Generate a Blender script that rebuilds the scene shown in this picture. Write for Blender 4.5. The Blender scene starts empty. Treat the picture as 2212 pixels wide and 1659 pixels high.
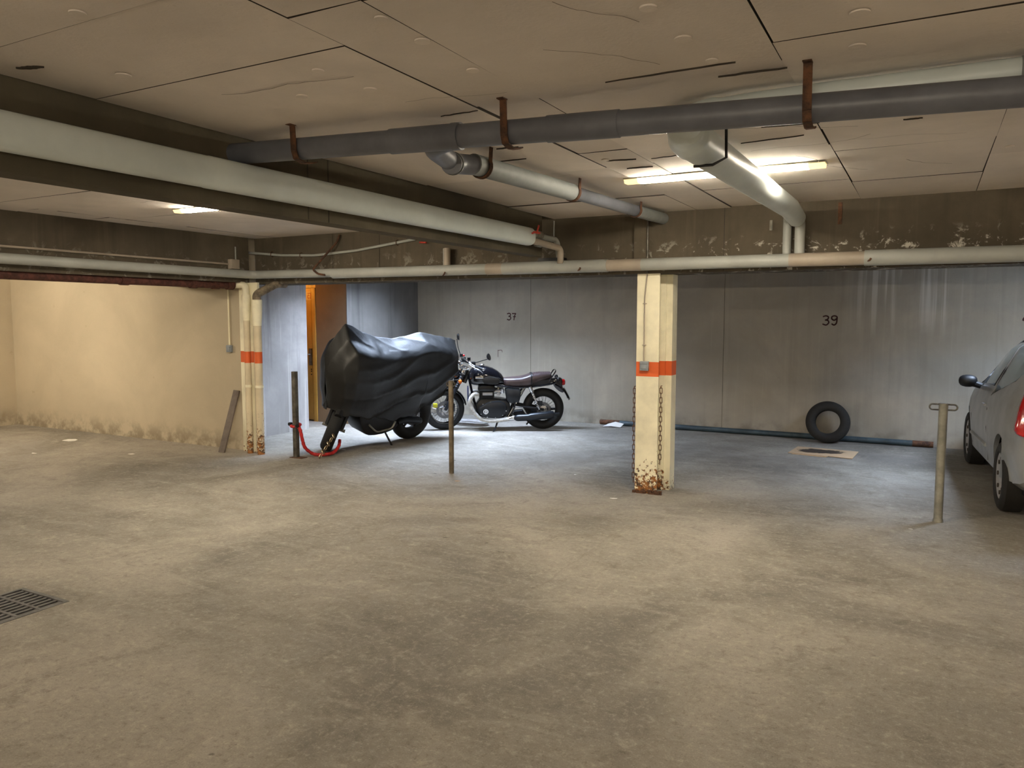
import bpy, bmesh, math, random
from mathutils import Vector, Matrix, noise
C = bpy.context.scene.collection
PI = math.pi
random.seed(7)

# ------------------------------------------------------------------ camera, exposure, world
scn = bpy.context.scene
cd = bpy.data.cameras.new('camera'); cam = bpy.data.objects.new('camera', cd); C.objects.link(cam)
cd.sensor_width = 36.0; cd.lens = 1661.0 / 2212.0 * 36.0; cd.clip_start = 0.05
_r = Vector((.8802, .4747, 0)).normalized(); _f = Vector((-.4729, .8768, -.0867)).normalized()
_r = (_r - _r.dot(_f) * _f).normalized(); _u = _r.cross(_f)
cam.matrix_world = Matrix(((_r.x, _u.x, -_f.x, 0), (_r.y, _u.y, -_f.y, 0), (_r.z, _u.z, -_f.z, 1.6), (0, 0, 0, 1)))
scn.camera = cam
vs = scn.view_settings
vs.view_transform = 'Standard'; vs.look = 'None'; vs.gamma = 1.0; vs.use_curve_mapping = False
vs.exposure = 0.8
w = bpy.data.worlds.new('world'); scn.world = w; w.use_nodes = True
bg = w.node_tree.nodes['Background']; bg.inputs[0].default_value = (.55, .7, 1, 1); bg.inputs[1].default_value = .05

LAMP_COL = (1.0, .88, .69)
DAY_COL = (.62, .76, 1.0)
E_LAMP = 240.0      # unseen hanging tubes
E_LAMP_SEEN = 110.0
E_DAY = 56.0       # light shaft over the motorcycles
E_DAY2 = 52.0       # light shaft over the car

# ------------------------------------------------------------------ materials
def lin(c):
    return tuple(((x / 255) / 12.92 if x / 255 <= .04045 else ((x / 255 + .055) / 1.055) ** 2.4) for x in c)

class NT:
    def __init__(s, name):
        s.m = bpy.data.materials.new(name); s.m.use_nodes = True
        s.t = s.m.node_tree; s.b = s.t.nodes['Principled BSDF']
        s.co = s.n('ShaderNodeTexCoord').outputs['Object']
    def n(s, kind, **kw):
        nd = s.t.nodes.new(kind)
        for k, v in kw.items(): setattr(nd, k, v)
        return nd
    def link(s, a, b): s.t.links.new(a, b)
    def mapping(s, scale=(1, 1, 1), loc=(0, 0, 0)):
        m = s.n('ShaderNodeMapping'); m.inputs['Scale'].default_value = scale; m.inputs['Location'].default_value = loc
        s.link(s.co, m.inputs[0]); return m.outputs[0]
    def noise(s, scale, detail=4, rough=.55, vec=None, dist=0):
        x = s.n('ShaderNodeTexNoise'); x.inputs['Scale'].default_value = scale; x.inputs['Detail'].default_value = detail
        x.inputs['Roughness'].default_value = rough; x.inputs['Distortion'].default_value = dist
        s.link(vec or s.co, x.inputs['Vector']); return x.outputs[0]
    def ramp(s, fac, lo, hi, a=0., b=1., smooth=True):
        r = s.n('ShaderNodeMapRange'); r.interpolation_type = 'SMOOTHSTEP' if smooth else 'LINEAR'
        for i, v in ((1, lo), (2, hi), (3, a), (4, b)): r.inputs[i].default_value = v
        s.link(fac, r.inputs[0]); return r.outputs[0]
    def math(s, op, a, b=None):
        m = s.n('ShaderNodeMath', operation=op)
        for i, v in enumerate((a, b)):
            if v is None: continue
            if isinstance(v, (int, float)): m.inputs[i].default_value = v
            else: s.link(v, m.inputs[i])
        return m.outputs[0]
    def mix(s, fac, a, b, mode='MIX'):
        m = s.n('ShaderNodeMix', data_type='RGBA', blend_type=mode)
        for i, v in ((0, fac), (6, a), (7, b)):
            if isinstance(v, (int, float)): m.inputs[i].default_value = v
            elif isinstance(v, tuple): m.inputs[i].default_value = (*v[:3], 1)
            else: s.link(v, m.inputs[i])
        return m.outputs[2]
    def xyz(s):
        x = s.n('ShaderNodeSeparateXYZ'); s.link(s.co, x.inputs[0]); return x.outputs
    def bump(s, h, strength=.3, dist=.01):
        b = s.n('ShaderNodeBump'); b.inputs['Strength'].default_value = strength; b.inputs['Distance'].default_value = dist
        s.link(h, b.inputs['Height']); s.link(b.outputs[0], s.b.inputs['Normal'])
    def col(s, c):
        if isinstance(c, tuple): s.b.inputs['Base Color'].default_value = (*c[:3], 1)
        else: s.link(c, s.b.inputs['Base Color'])
    def set(s, **kw):
        for k, v in kw.items():
            k = k.replace('_', ' ')
            if isinstance(v, (int, float)): s.b.inputs[k].default_value = v
            else: s.link(v, s.b.inputs[k])
        return s

def plain(name, c, rough=.5, metal=0., var=.12, scale=8, bump=0, coat=0, spec=.5):
    m = NT(name)
    f = m.noise(scale, 5, .6)
    d = tuple(max(0, x * (1 - var * 2)) for x in c); l = tuple(min(1, x * (1 + var)) for x in c)
    m.col(m.mix(m.ramp(f, .3, .7), d, l))
    m.set(Roughness=rough, Metallic=metal, Coat_Weight=coat, Specular_IOR_Level=spec)
    if bump: m.bump(m.noise(scale * 6, 3), bump, .004)
    return m.m

def concrete(name, base, dark=.6, light=1.15, streak=0, blot=.8, rough=.9, bump=.25, stain=None, vary=0):
    m = NT(name)
    big = m.noise(.9, 5, .6, dist=.4); mid = m.noise(5, 6, .65); fine = m.noise(70, 3, .6)
    c = m.mix(m.ramp(big, .3, .72), tuple(x * dark for x in base), tuple(x * light for x in base))
    c = m.mix(m.ramp(mid, .35, .7, 0, blot * .6), c, tuple(x * dark * 1.1 for x in base))
    c = m.mix(m.ramp(fine, .62, .8, 0, .25), c, tuple(min(1, x * 1.4) for x in base))
    c = m.mix(m.ramp(fine, .2, .38, .3, 0), c, tuple(x * .45 for x in base))
    if streak:
        st = m.noise(3.2, 4, .6, vec=m.mapping((2.2, 2.2, .12)))
        c = m.mix(m.ramp(st, .5, .72, 0, streak), c, tuple(x * .42 for x in base))
        st2 = m.noise(7, 3, .6, vec=m.mapping((2.2, 2.2, .08), (3, 1, 0)))
        c = m.mix(m.ramp(st2, .56, .7, 0, streak * .6), c, tuple(min(1, x * 1.45) for x in base))
    if stain: c = stain(m, c)
    if vary:
        oi = m.n('ShaderNodeObjectInfo'); c = m.mix(m.ramp(oi.outputs['Random'], 0, 1, 0, vary, smooth=False), c, tuple(x * .62 for x in base))
    m.col(c); m.set(Roughness=rough, Specular_IOR_Level=.3)
    h = m.math('ADD', m.math('MULTIPLY', mid, .6), m.math('MULTIPLY', fine, .25))
    m.bump(h, bump, .01)
    return m.m

def floor_mat():
    m = NT('floor_concrete')
    base = (.292, .265, .226)
    big = m.noise(.55, 6, .6, dist=.8); mid = m.noise(2.6, 7, .68, dist=1.2); fine = m.noise(34, 5, .7); gr = m.noise(150, 2, .5)
    c = m.mix(m.ramp(big, .32, .7), tuple(x * .62 for x in base), tuple(x * 1.28 for x in base))
    sw = m.noise(1.5, 7, .7, vec=m.mapping((.5, 1.6, 1)), dist=2.2)
    c = m.mix(m.ramp(sw, .5, .66, 0, .35), c, tuple(x * 1.42 for x in base))
    c = m.mix(m.ramp(mid, .52, .75, 0, .5), c, tuple(x * .5 for x in base))
    md2 = m.noise(11, 6, .72, dist=.6)
    c = m.mix(m.ramp(md2, .52, .72, 0, .45), c, (.50, .455, .375))
    c = m.mix(m.ramp(md2, .28, .46, .5, 0), c, (.15, .13, .105))
    c = m.mix(m.ramp(fine, .52, .7, 0, .34), c, (.60, .55, .46))
    c = m.mix(m.ramp(fine, .3, .47, .45, 0), c, (.13, .11, .085))
    c = m.mix(m.ramp(gr, .6, .72, 0, .3), c, (.65, .61, .52))
    c = m.mix(m.ramp(gr, .3, .42, .35, 0), c, (.1, .085, .07))
    # oil drips and tyre-darkened bays near the back wall
    p = m.xyz()
    oil = m.noise(.8, 5, .6, vec=m.mapping((1, 1, 1), (4, 2, 0)))
    band = m.math('MULTIPLY', m.ramp(p[1], 6.4, 8.2), m.ramp(oil, .4, .62))
    c = m.mix(m.math('MULTIPLY', band, .5), c, (.13, .115, .105))
    spot = m.noise(9, 2, .4, vec=m.mapping((1, 1, 1), (9, 4, 0)))
    c = m.mix(m.math('MULTIPLY', m.ramp(spot, .74, .78), m.ramp(oil, .45, .55, .1, .7)), c, (.07, .055, .05))
    # faint cold joint running away from the camera
    ln = m.math('ABSOLUTE', m.math('ADD', m.math('ADD', p[0], 1.98), m.math('MULTIPLY', m.math('SUBTRACT', mid, .5), .12)))
    lm = m.math('MULTIPLY', m.ramp(ln, .0, .012, 1, 0), m.ramp(p[1], 6.8, 4.2, 0, .25))
    c = m.mix(lm, c, (.15, .125, .1))
    m.col(c)
    m.set(Roughness=m.ramp(mid, .3, .7, .62, .85), Specular_IOR_Level=.35)
    h = m.math('ADD', m.math('MULTIPLY', fine, .5), m.math('MULTIPLY', mid, .8))
    m.bump(h, .3, .012)
    return m.m

def top_peel(m, c):   # flaking limewash along the lower edge of the beam
    p = m.xyz()
    f = m.noise(9, 6, .7, dist=.6)
    edge = m.math('MULTIPLY', m.ramp(p[2], 2.32, 2.16), m.ramp(p[0], -3.2, -.2, .25, 1))
    k = m.math('MULTIPLY', m.ramp(f, .55, .63), edge)
    return m.mix(k, c, (.55, .52, .45))
def wall_stain(m, c):
    p = m.xyz()
    st = m.noise(5, 3, .6, vec=m.mapping((2.4, 1, .06), (1.3, 0, 0)))
    k = m.math('MULTIPLY', m.ramp(st, .48, .62), m.math('MULTIPLY', m.ramp(p[0], -1.0, -.6), m.ramp(p[0], .5, .1)))
    k = m.math('MULTIPLY', k, m.ramp(p[2], 1.2, 1.95, 0, .5))
    c = m.mix(k, c, (.8, .77, .7))
    low = m.math('MULTIPLY', m.ramp(p[2], .28, .02), m.ramp(m.noise(4, 5), .4, .65))
    return m.mix(m.math('MULTIPLY', low, .6), c, (.12, .105, .085))
def low_dirt(m, c):
    p = m.xyz()
    f = m.noise(6, 5, .65)
    low = m.math('MULTIPLY', m.ramp(p[2], .32, .0), m.ramp(f, .38, .62))
    c = m.mix(m.math('MULTIPLY', low, .75), c, (.2, .16, .11))
    sc = m.noise(3.2, 4, .6, vec=m.mapping((1, 1, 1), (5, 5, 5)))
    return m.mix(m.ramp(sc, .68, .74, 0, .3), c, (.3, .22, .12))

def banded(name, rust_top=.45, band=True, base=(.90, .84, .63), rust_amt=1.):
    m = NT(name)
    p = m.xyz()
    f = m.noise(14, 6, .7, dist=.4); g = m.noise(2.5, 5, .6)
    c = m.mix(m.ramp(g, .4, .75), base, tuple(x * .72 for x in base))
    if band:
        z = p[2]
        k = m.math('MULTIPLY', m.ramp(z, 1.066, 1.068, smooth=False), m.ramp(z, 1.2, 1.198, smooth=False))
        c = m.mix(k, c, (.68, .115, .022))
    f = m.noise(26, 6, .72, dist=.3)
    thr = m.math('SUBTRACT', f, m.ramp(p[2], 0, rust_top, -.17 * rust_amt, .12, smooth=False))
    thr = m.math('SUBTRACT', thr, m.ramp(p[2], rust_top, rust_top * 1.5, 0, .3))
    k = m.ramp(thr, .55, .6)
    rc = m.mix(m.ramp(m.noise(30, 4), .4, .6), (.06, .028, .012), (.33, .13, .03))
    c = m.mix(k, c, rc)
    m.col(c); m.set(Roughness=.55)
    m.bump(m.math('ADD', m.math('MULTIPLY', k, .6), m.math('MULTIPLY', m.noise(60, 3), .15)), .4, .004)
    return m.m

def emis(name, c, s):
    m = NT(name); m.col((.8, .8, .8)); m.b.inputs['Emission Color'].default_value = (*c, 1); m.b.inputs['Emission Strength'].default_value = s
    return m.m
def rusty(name, c1=(.10, .035, .018), c2=(.22, .08, .035)):
    m = NT(name); m.col(m.mix(m.ramp(m.noise(18, 6, .7), .35, .65), c1, c2)); m.set(Roughness=.85, Metallic=.1); m.bump(m.noise(60, 4), .4, .004); return m.m
def cardboard_mat():
    m = NT('cardboard'); p = m.xyz()
    c = m.mix(m.noise(20, 4), (.5, .34, .2), (.6, .43, .27))
    f = m.noise(7, 5, .6, dist=.5)
    dx = m.math('DIVIDE', m.math('ADD', p[0], .05), .27); dy = m.math('DIVIDE', m.math('SUBTRACT', p[1], .06), .15)
    r = m.math('SQRT', m.math('ADD', m.math('MULTIPLY', dx, dx), m.math('MULTIPLY', dy, dy)))
    k = m.ramp(m.math('ADD', r, m.math('MULTIPLY', m.math('SUBTRACT', f, .5), 1.3)), 1.05, .85)
    m.col(m.mix(k, c, (.045, .03, .02))); m.set(Roughness=.8); return m.m
def fabric_cover():
    m = NT('cover_fabric'); m.col(m.mix(m.noise(400, 2), (.002, .002, .0022), (.005, .005, .0045)))
    m.set(Roughness=.48, Specular_IOR_Level=.55, Sheen_Weight=.0, Sheen_Roughness=.4)
    m.bump(m.noise(26, 6, .6, dist=.5), .25, .01); return m.m
def tyre_mat(name='tyre_rubber', c=(.006, .006, .006)):
    m = NT(name); m.col(m.mix(m.noise(30, 4), tuple(x * .7 for x in c), tuple(x * 1.5 for x in c))); m.set(Roughness=.75)
    m.bump(m.noise(50, 3), .3, .004); return m.m
def glass_mat():
    m = NT('car_glass'); m.col((.55, .62, .6)); m.set(Roughness=.06, Transmission_Weight=.85, IOR=1.45); m.b.inputs['Alpha'].default_value = 1; return m.m

MT = dict(
    floor=floor_mat(),
    ceiling=concrete('ceiling_board', (.83, .755, .68), .84, 1.08, blot=.5, bump=.4, vary=.3),
    slab=plain('slab_shadow', (.05, .04, .03), .95),
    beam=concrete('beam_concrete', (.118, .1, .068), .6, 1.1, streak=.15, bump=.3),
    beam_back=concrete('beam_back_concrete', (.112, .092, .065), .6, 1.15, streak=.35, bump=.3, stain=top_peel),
    wall=concrete('wall_concrete', (.42, .372, .30), .8, 1.08, streak=.16, stain=wall_stain),
    wall_grey=concrete('wall_grey_streaked', (.42, .39, .365), .7, 1.15, streak=.8), wall_ret_shaded=concrete('wall_return_shaded_grey', (.21, .197, .18), .75, 1.1, streak=.5),  # return repeats the side wall's paint, its shade put into the darker colour
    cream=concrete('cream_plaster', (.54, .463, .337), .86, 1.05, blot=.35, bump=.3, stain=low_dirt),
    room=concrete('room_walls', (.62, .56, .46), .8, 1.1),
    warm_lit_wall=concrete('reveal_plaster_warm_lit', (.28, .195, .12), .8, 1.1, blot=.4),  # cream plaster with the passage lamp's warm dim light put into the colour
    pillar=banded('pillar_paint', .42),
    colm=banded('column_paint', .2, rust_amt=.4),
    pipe_painted=banded('downpipe_paint', .62, rust_amt=.9, base=(.7, .6, .42)),
    conduit_grey=plain('conduit_grey', (.36, .34, .33), .5),
    pale=plain('pale_pipe', (.345, .355, .33), .5, var=.06, scale=3, bump=.05),
    pale2=plain('pale_pipe_pink', (.36, .305, .245), .55, var=.08, scale=3),
    jacket=plain('jacket_pipe', (.66, .73, .73), .38, var=.06, scale=2),
    pvc=plain('grey_pvc', (.135, .142, .168), .42, var=.12, scale=4),
    pvc_l=plain('light_grey_pvc', (.22, .235, .235), .65, var=.1, scale=4),
    rust=rusty('rust', (.05, .026, .016), (.15, .065, .03)), rust_red=rusty('rusty_pipe', (.05, .018, .012), (.12, .04, .03)),
    red_valve=plain('red_valve', (.5, .05, .03), .4),
    door=plain('door_paint', (.62, .36, .075), .45, var=.08, scale=3),
    dark_red=plain('number_paint', (.07, .02, .018), .8, var=.1),
    sign_red=plain('sign_red', (.6, .06, .02), .6),
    transom=plain('transom_paint', (.8, .62, .28), .6),
    blackm=plain('black_metal', (.005, .005, .006), .35, .2),
    gloss=plain('gloss_black_paint', (.006, .006, .008), .12, 0, var=.05, coat=.6),
    satin=plain('satin_black_case', (.014, .017, .022), .32, .35, var=.1),
    plastic=plain('black_plastic', (.006, .006, .007), .5),
    chrome=plain('polished_metal', (.75, .76, .78), .16, 1., var=.04),
    alu=plain('brushed_aluminium', (.42, .42, .43), .35, .9, var=.08),
    wrap=plain('exhaust_wrap', (.56, .54, .5), .9, var=.14, scale=30, bump=.4),
    seat=plain('brown_leather', (.055, .036, .036), .36, var=.12, scale=12),
    amber=plain('amber_lens', (.8, .17, .02), .2),
    redlens=plain('red_lens', (.42, .01, .01), .12, coat=.5),
    whitelens=plain('white_lens', (.75, .75, .72), .15),
    blue=plain('blue_frame', (.03, .045, .14), .4, .3),
    tyre=tyre_mat(), tyre_dusty=tyre_mat('dusty_tyre', (.014, .0125, .0105)),
    yellow=plain('yellow_lock', (.65, .6, .03), .4),
    cover=fabric_cover(),
    redtube=plain('red_fabric_sleeve', (.52, .02, .02), .5, var=.2, scale=25, bump=.5),
    chain=plain('chain_steel', (.35, .27, .17), .35, .9, var=.2, scale=40),
    galv=plain('galvanised_steel', (.27, .26, .22), .5, .5, var=.15, scale=10),
    darksteel=plain('dark_steel', (.13, .12, .10), .55, .5, var=.25, scale=14),
    brownsteel=plain('brown_steel', (.17, .135, .09), .5, .4, var=.2, scale=14),
    wood=plain('grey_board', (.17, .14, .12), .8, var=.15, scale=9),
    card=cardboard_mat(),
    paper=plain('paper', (.8, .78, .74), .8, var=.03),
    leaf=plain('dry_leaf', (.5, .3, .17), .8),
    bluepipe=plain('blue_grey_pipe', (.055, .085, .105), .5, .2, var=.2, scale=5),
    iron=plain('cast_iron', (.15, .145, .145), .6, .3, var=.2, scale=10, bump=.3),
    pit=plain('drain_pit', (.01, .009, .008), .95),
    carpaint=plain('silver_car_paint', (.36, .365, .36), .4, .35, var=.1, scale=3, coat=.25),
    carbumper=plain('silver_bumper_paint', (.38, .39, .375), .45, .3, var=.12, scale=4),
    glass=glass_mat(),
    grey_box=plain('grey_switch_plastic', (.25, .28, .31), .45),
    disc_dark=plain('dark_disc', (.16, .16, .165), .4, .7),
    hub=plain('wheel_cover', (.42, .4, .37), .45, .2),
    white_metal=plain('lamp_housing', (.8, .75, .6), .4),
    tube=emis('tube_light', LAMP_COL, E_LAMP), tube_left=emis('tube_light_left', LAMP_COL, E_LAMP * 1.0), tube_seen=emis('tube_light_seen', LAMP_COL, E_LAMP_SEEN),
    endcap=emis('tube_light_end', (1, .7, .3), .9),
    warm=emis('warm_bulb', (1, .44, .06), 120.),
    day=emis('daylight_pane', DAY_COL, E_DAY), day2=emis('daylight_pane_small', DAY_COL, E_DAY2),
    shaft=plain('shaft_lining', (.25, .25, .25), .9),
)

# ------------------------------------------------------------------ mesh helpers
class MB:
    def __init__(s): s.v = []; s.f = []
    def add(s, vs, fs):
        o = len(s.v); s.v += [Vector(v) for v in vs]; s.f += [tuple(i + o for i in f) for f in fs]; return s
    def box(s, a, b, M=None):
        x0, y0, z0 = a; x1, y1, z1 = b
        vs = [Vector(p) for p in ((x0, y0, z0), (x1, y0, z0), (x1, y1, z0), (x0, y1, z0), (x0, y0, z1), (x1, y0, z1), (x1, y1, z1), (x0, y1, z1))]
        if M: vs = [M @ v for v in vs]
        return s.add(vs, [(0, 3, 2, 1), (4, 5, 6, 7), (0, 1, 5, 4), (1, 2, 6, 5), (2, 3, 7, 6), (3, 0, 4, 7)])
    def tube(s, path, r, seg=12, caps=True, closed=False):
        P = [Vector(p) for p in path]; n = len(P); rs = r if isinstance(r, (list, tuple)) else [r] * n
        T = []
        for i in range(n):
            if closed: t = P[(i + 1) % n] - P[i - 1]
            else: t = P[min(i + 1, n - 1)] - P[max(i - 1, 0)]
            T.append(t.normalized() if t.length > 1e-9 else Vector((0, 0, 1)))
        up = Vector((0, 0, 1)) if abs(T[0].z) < .9 else Vector((1, 0, 0))
        N = (up - up.dot(T[0]) * T[0]).normalized(); vs = []
        for i in range(n):
            N = (N - N.dot(T[i]) * T[i]).normalized(); B = T[i].cross(N)
            for k in range(seg):
                a = 2 * PI * k / seg; vs.append(P[i] + (N * math.cos(a) + B * math.sin(a)) * rs[i])
        fs = []
        m = n if closed else n - 1
        for i in range(m):
            j = (i + 1) % n
            for k in range(seg):
                l = (k + 1) % seg; fs.append((i * seg + k, i * seg + l, j * seg + l, j * seg + k))
        if caps and not closed:
            fs.append(tuple(reversed(range(seg)))); fs.append(tuple((n - 1) * seg + k for k in range(seg)))
        return s.add(vs, fs)
    def lathe(s, prof, origin=(0, 0, 0), axis=(0, 0, 1), seg=32, closed=False):
        """prof: list of (radius, height along the axis)"""
        ax = Vector(axis).normalized(); u = Vector((1, 0, 0)) if abs(ax.x) < .9 else Vector((0, 1, 0))
        u = (u - u.dot(ax) * ax).normalized(); v = ax.cross(u); o = Vector(origin); vs = []; n = len(prof)
        for (r, h) in prof:
            for k in range(seg):
                a = 2 * PI * k / seg; vs.append(o + ax * h + (u * math.cos(a) + v * math.sin(a)) * max(r, 1e-4))
        fs = []
        m = n if closed else n - 1
        for i in range(m):
            j = (i + 1) % n
            for k in range(seg):
                l = (k + 1) % seg; fs.append((i * seg + k, i * seg + l, j * seg + l, j * seg + k))
        if not closed:
            fs.append(tuple(reversed(range(seg)))); fs.append(tuple((n - 1) * seg + k for k in range(seg)))
        return s.add(vs, fs)
    def prism(s, poly, h0, h1, f=lambda a, b, h: (a, h, b), inset=0):
        """poly (a,b) extruded h0..h1; optional rounded rim by inset"""
        n = len(poly); cx = sum(p[0] for p in poly) / n; cy = sum(p[1] for p in poly) / n
        layers = [(h0, 0), (h1, 0)]
        if inset:
            d = inset * (1 if h1 > h0 else -1)
            layers = [(h0, inset), (h0 + d * .35, inset * .3), (h0 + d, 0), (h1 - d, 0), (h1 - d * .35, inset * .3), (h1, inset)]
        vs = []
        for h, ins in layers:
            for (a, b) in poly:
                L = math.hypot(a - cx, b - cy) or 1; k = 1 - ins / L
                vs.append(f(cx + (a - cx) * k, cy + (b - cy) * k, h))
        fs = []; m = len(layers)
        for i in range(m - 1):
            for k in range(n):
                l = (k + 1) % n; fs.append((i * n + k, i * n + l, (i + 1) * n + l, (i + 1) * n + k))
        fs.append(tuple(reversed(range(n)))); fs.append(tuple((m - 1) * n + k for k in range(n)))
        return s.add(vs, fs)
    def loft(s, rings, caps=True):
        n = len(rings[0]); vs = [p for r in rings for p in r]; fs = []
        for i in range(len(rings) - 1):
            for k in range(n):
                l = (k + 1) % n; fs.append((i * n + k, i * n + l, (i + 1) * n + l, (i + 1) * n + k))
        if caps: fs.append(tuple(reversed(range(n)))); fs.append(tuple((len(rings) - 1) * n + k for k in range(n)))
        return s.add(vs, fs)
    def ball(s, c, r, seg=12, sc=(1, 1, 1)):
        n = max(6, seg // 2); prof = []
        c = Vector(c); vs = []
        for i in range(1, n):
            a = PI * i / n
            for k in range(seg):
                b = 2 * PI * k / seg; vs.append(c + Vector((math.sin(a) * math.cos(b) * r * sc[0], math.sin(a) * math.sin(b) * r * sc[1], math.cos(a) * r * sc[2])))
        fs = []
        for i in range(n - 2):
            for k in range(seg):
                l = (k + 1) % seg; fs.append((i * seg + k, (i + 1) * seg + k, (i + 1) * seg + l, i * seg + l))
        fs.append(tuple(range(seg))); fs.append(tuple((n - 2) * seg + k for k in reversed(range(seg))))
        return s.add(vs, fs)
    def mesh(s, name):
        me = bpy.data.meshes.new(name); me.from_pydata([tuple(v) for v in s.v], [], s.f); me.validate()
        bm = bmesh.new(); bm.from_mesh(me); bmesh.ops.recalc_face_normals(bm, faces=bm.faces); bm.to_mesh(me); bm.free()
        return me
    def build(s, name, mat, parent=None, smooth=True, bevel=0, loc=None, angle=35):
        me = s.mesh(name)
        if bevel:
            bm = bmesh.new(); bm.from_mesh(me)
            es = [e for e in bm.edges if len(e.link_faces) == 2 and e.calc_face_angle(0) > .6]
            bmesh.ops.bevel(bm, geom=es, offset=bevel, segments=2, affect='EDGES', profile=.6, clamp_overlap=True)
            bm.to_mesh(me); bm.free()
        me.materials.append(MT[mat] if isinstance(mat, str) else mat)
        if smooth:
            me.polygons.foreach_set('use_smooth', [True] * len(me.polygons)); me.set_sharp_from_angle(angle=math.radians(angle))
        o = bpy.data.objects.new(name, me); C.objects.link(o)
        if parent: o.parent = parent
        if loc: o.location = loc
        return o

def tag(o, label=None, cat=None, group=None, kind=None):
    if label: o['label'] = label
    if cat: o['category'] = cat
    if group: o['group'] = group
    if kind: o['kind'] = kind
    return o
def empty(name, loc, label, cat, rot=(0, 0, 0), group=None):
    o = bpy.data.objects.new(name, None); C.objects.link(o); o.location = loc; o.rotation_euler = rot
    o.empty_display_size = .1
    return tag(o, label, cat, group)
def copy_tree(o, parent=None):
    c = o.copy(); C.objects.link(c)
    if parent: c.parent = parent
    for ch in [k for k in bpy.data.objects if k.parent == o]: copy_tree(ch, c)
    return c
def struct(o, label=None):
    o['kind'] = 'structure'
    if label: o['label'] = label
    return o
def catmull(P, n=6):
    P = [Vector(p) for p in P]; out = []
    for i in range(len(P) - 1):
        a = P[max(i - 1, 0)]; b = P[i]; c = P[i + 1]; d = P[min(i + 2, len(P) - 1)]
        for k in range(n):
            t = k / n
            out.append(.5 * ((2 * b) + (-a + c) * t + (2 * a - 5 * b + 4 * c - d) * t * t + (-a + 3 * b - 3 * c + d) * t ** 3))
    out.append(P[-1]); return out
def bend(P, r=.08, n=5):
    """polyline with rounded corners"""
    P = [Vector(p) for p in P]; out = [P[0]]
    for i in range(1, len(P) - 1):
        a = (P[i - 1] - P[i]); b = (P[i + 1] - P[i]); k = min(r, a.length * .45, b.length * .45)
        p = P[i] + a.normalized() * k; q = P[i] + b.normalized() * k
        for j in range(n + 1):
            t = j / n; out.append(p * (1 - t) ** 2 + P[i] * 2 * t * (1 - t) + q * t * t)
    out.append(P[-1]); return out
def smooth_poly(P, n=4, closed=True):
    P = [Vector((p[0], p[1], 0)) for p in P]; m = len(P); out = []
    for i in range(m):
        a, b, c, d = P[i - 1], P[i], P[(i + 1) % m], P[(i + 2) % m]
        for k in range(n):
            t = k / n
            q = .5 * ((2 * b) + (-a + c) * t + (2 * a - 5 * b + 4 * c - d) * t * t + (-a + 3 * b - 3 * c + d) * t ** 3)
            out.append((q.x, q.y))
    return out
def interp(T, x):
    if x <= T[0][0]: return T[0][1]
    for (a, b), (c, d) in zip(T, T[1:]):
        if x <= c:
            t = (x - a) / (c - a); t = t * t * (3 - 2 * t) * .5 + t * .5
            return b + (d - b) * t
    return T[-1][1]

ZC = 2.52
# ------------------------------------------------------------------ room shell
XL, XR, YN, YB = -12.0, 5.5, -6.0, 10.72
# floor with a pit for the drain grate
GX0, GX1, GY0, GY1 = -4.66, -4.205, 2.0, 2.53
fl = MB()
for a, b in (((XL, YN), (GX0, YB + .3)), ((GX1, YN), (XR, YB + .3)), ((GX0, YN), (GX1, GY0)), ((GX0, GY1), (GX1, YB + .3))):
    fl.box((a[0], a[1], -.12), (b[0], b[1], 0))
fl.box((GX0 - .1, GY0 - .1, -.2), (GX1 + .1, GY1 + .1, -.14))
struct(fl.build('floor', 'floor', smooth=False))

# walls
struct(MB().box((-7.6, YB, 0), (XR, YB + .2, 3.9)).build('wall_back', 'wall', smooth=False), 'grey concrete rear wall with painted bay numbers')
struct(MB().box((-12.2, 6.55, 0), (-7.15, 6.75, ZC + .3)).build('wall_left', 'cream', smooth=False), 'cream plastered wall with dirty foot')
struct(MB().box((-12.2, YN, 0), (-11.95, 6.55, ZC + .3)).build('wall_corner', 'cream', smooth=False))
wl = MB().box((-8.6, 6.75, 0), (-7.78, 8.27, ZC + .3))
struct(wl.build('wall_side', 'wall_grey', smooth=False), 'streaky grey wall face beside the open passage')
wr = MB().box((-8.19, 8.91, 0), (-7.6, YB + .2, ZC + .3)); struct(wr.build('wall_reveal', 'warm_lit_wall', smooth=False), 'concrete block end beside the orange door')
struct(MB().box((-7.6, 8.91, 0), (-7.585, YB, ZC + .3)).build('wall_return', 'wall_ret_shaded', smooth=False))
al = MB().box((-9.3, 9.0, 0), (-8.19, 9.1, ZC)); al.box((-9.4, 8.2, 0), (-9.3, 9.1, ZC)); al.box((-9.4, 8.17, 0), (-8.6, 8.27, ZC)); al.box((-9.4, 8.2, 2.4), (-7.7, 9.1, 2.5))
struct(al.build('wall_passage', 'warm_lit_wall', smooth=False))
struct(MB().box((XR, YN, 0), (XR + .2, YB + .2, ZC + .3)).build('wall_right', 'room', smooth=False))
struct(MB().box((-12.2, YN - .2, 0), (XR + .2, YN, ZC + .3)).build('wall_front', 'room', smooth=False))

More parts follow.
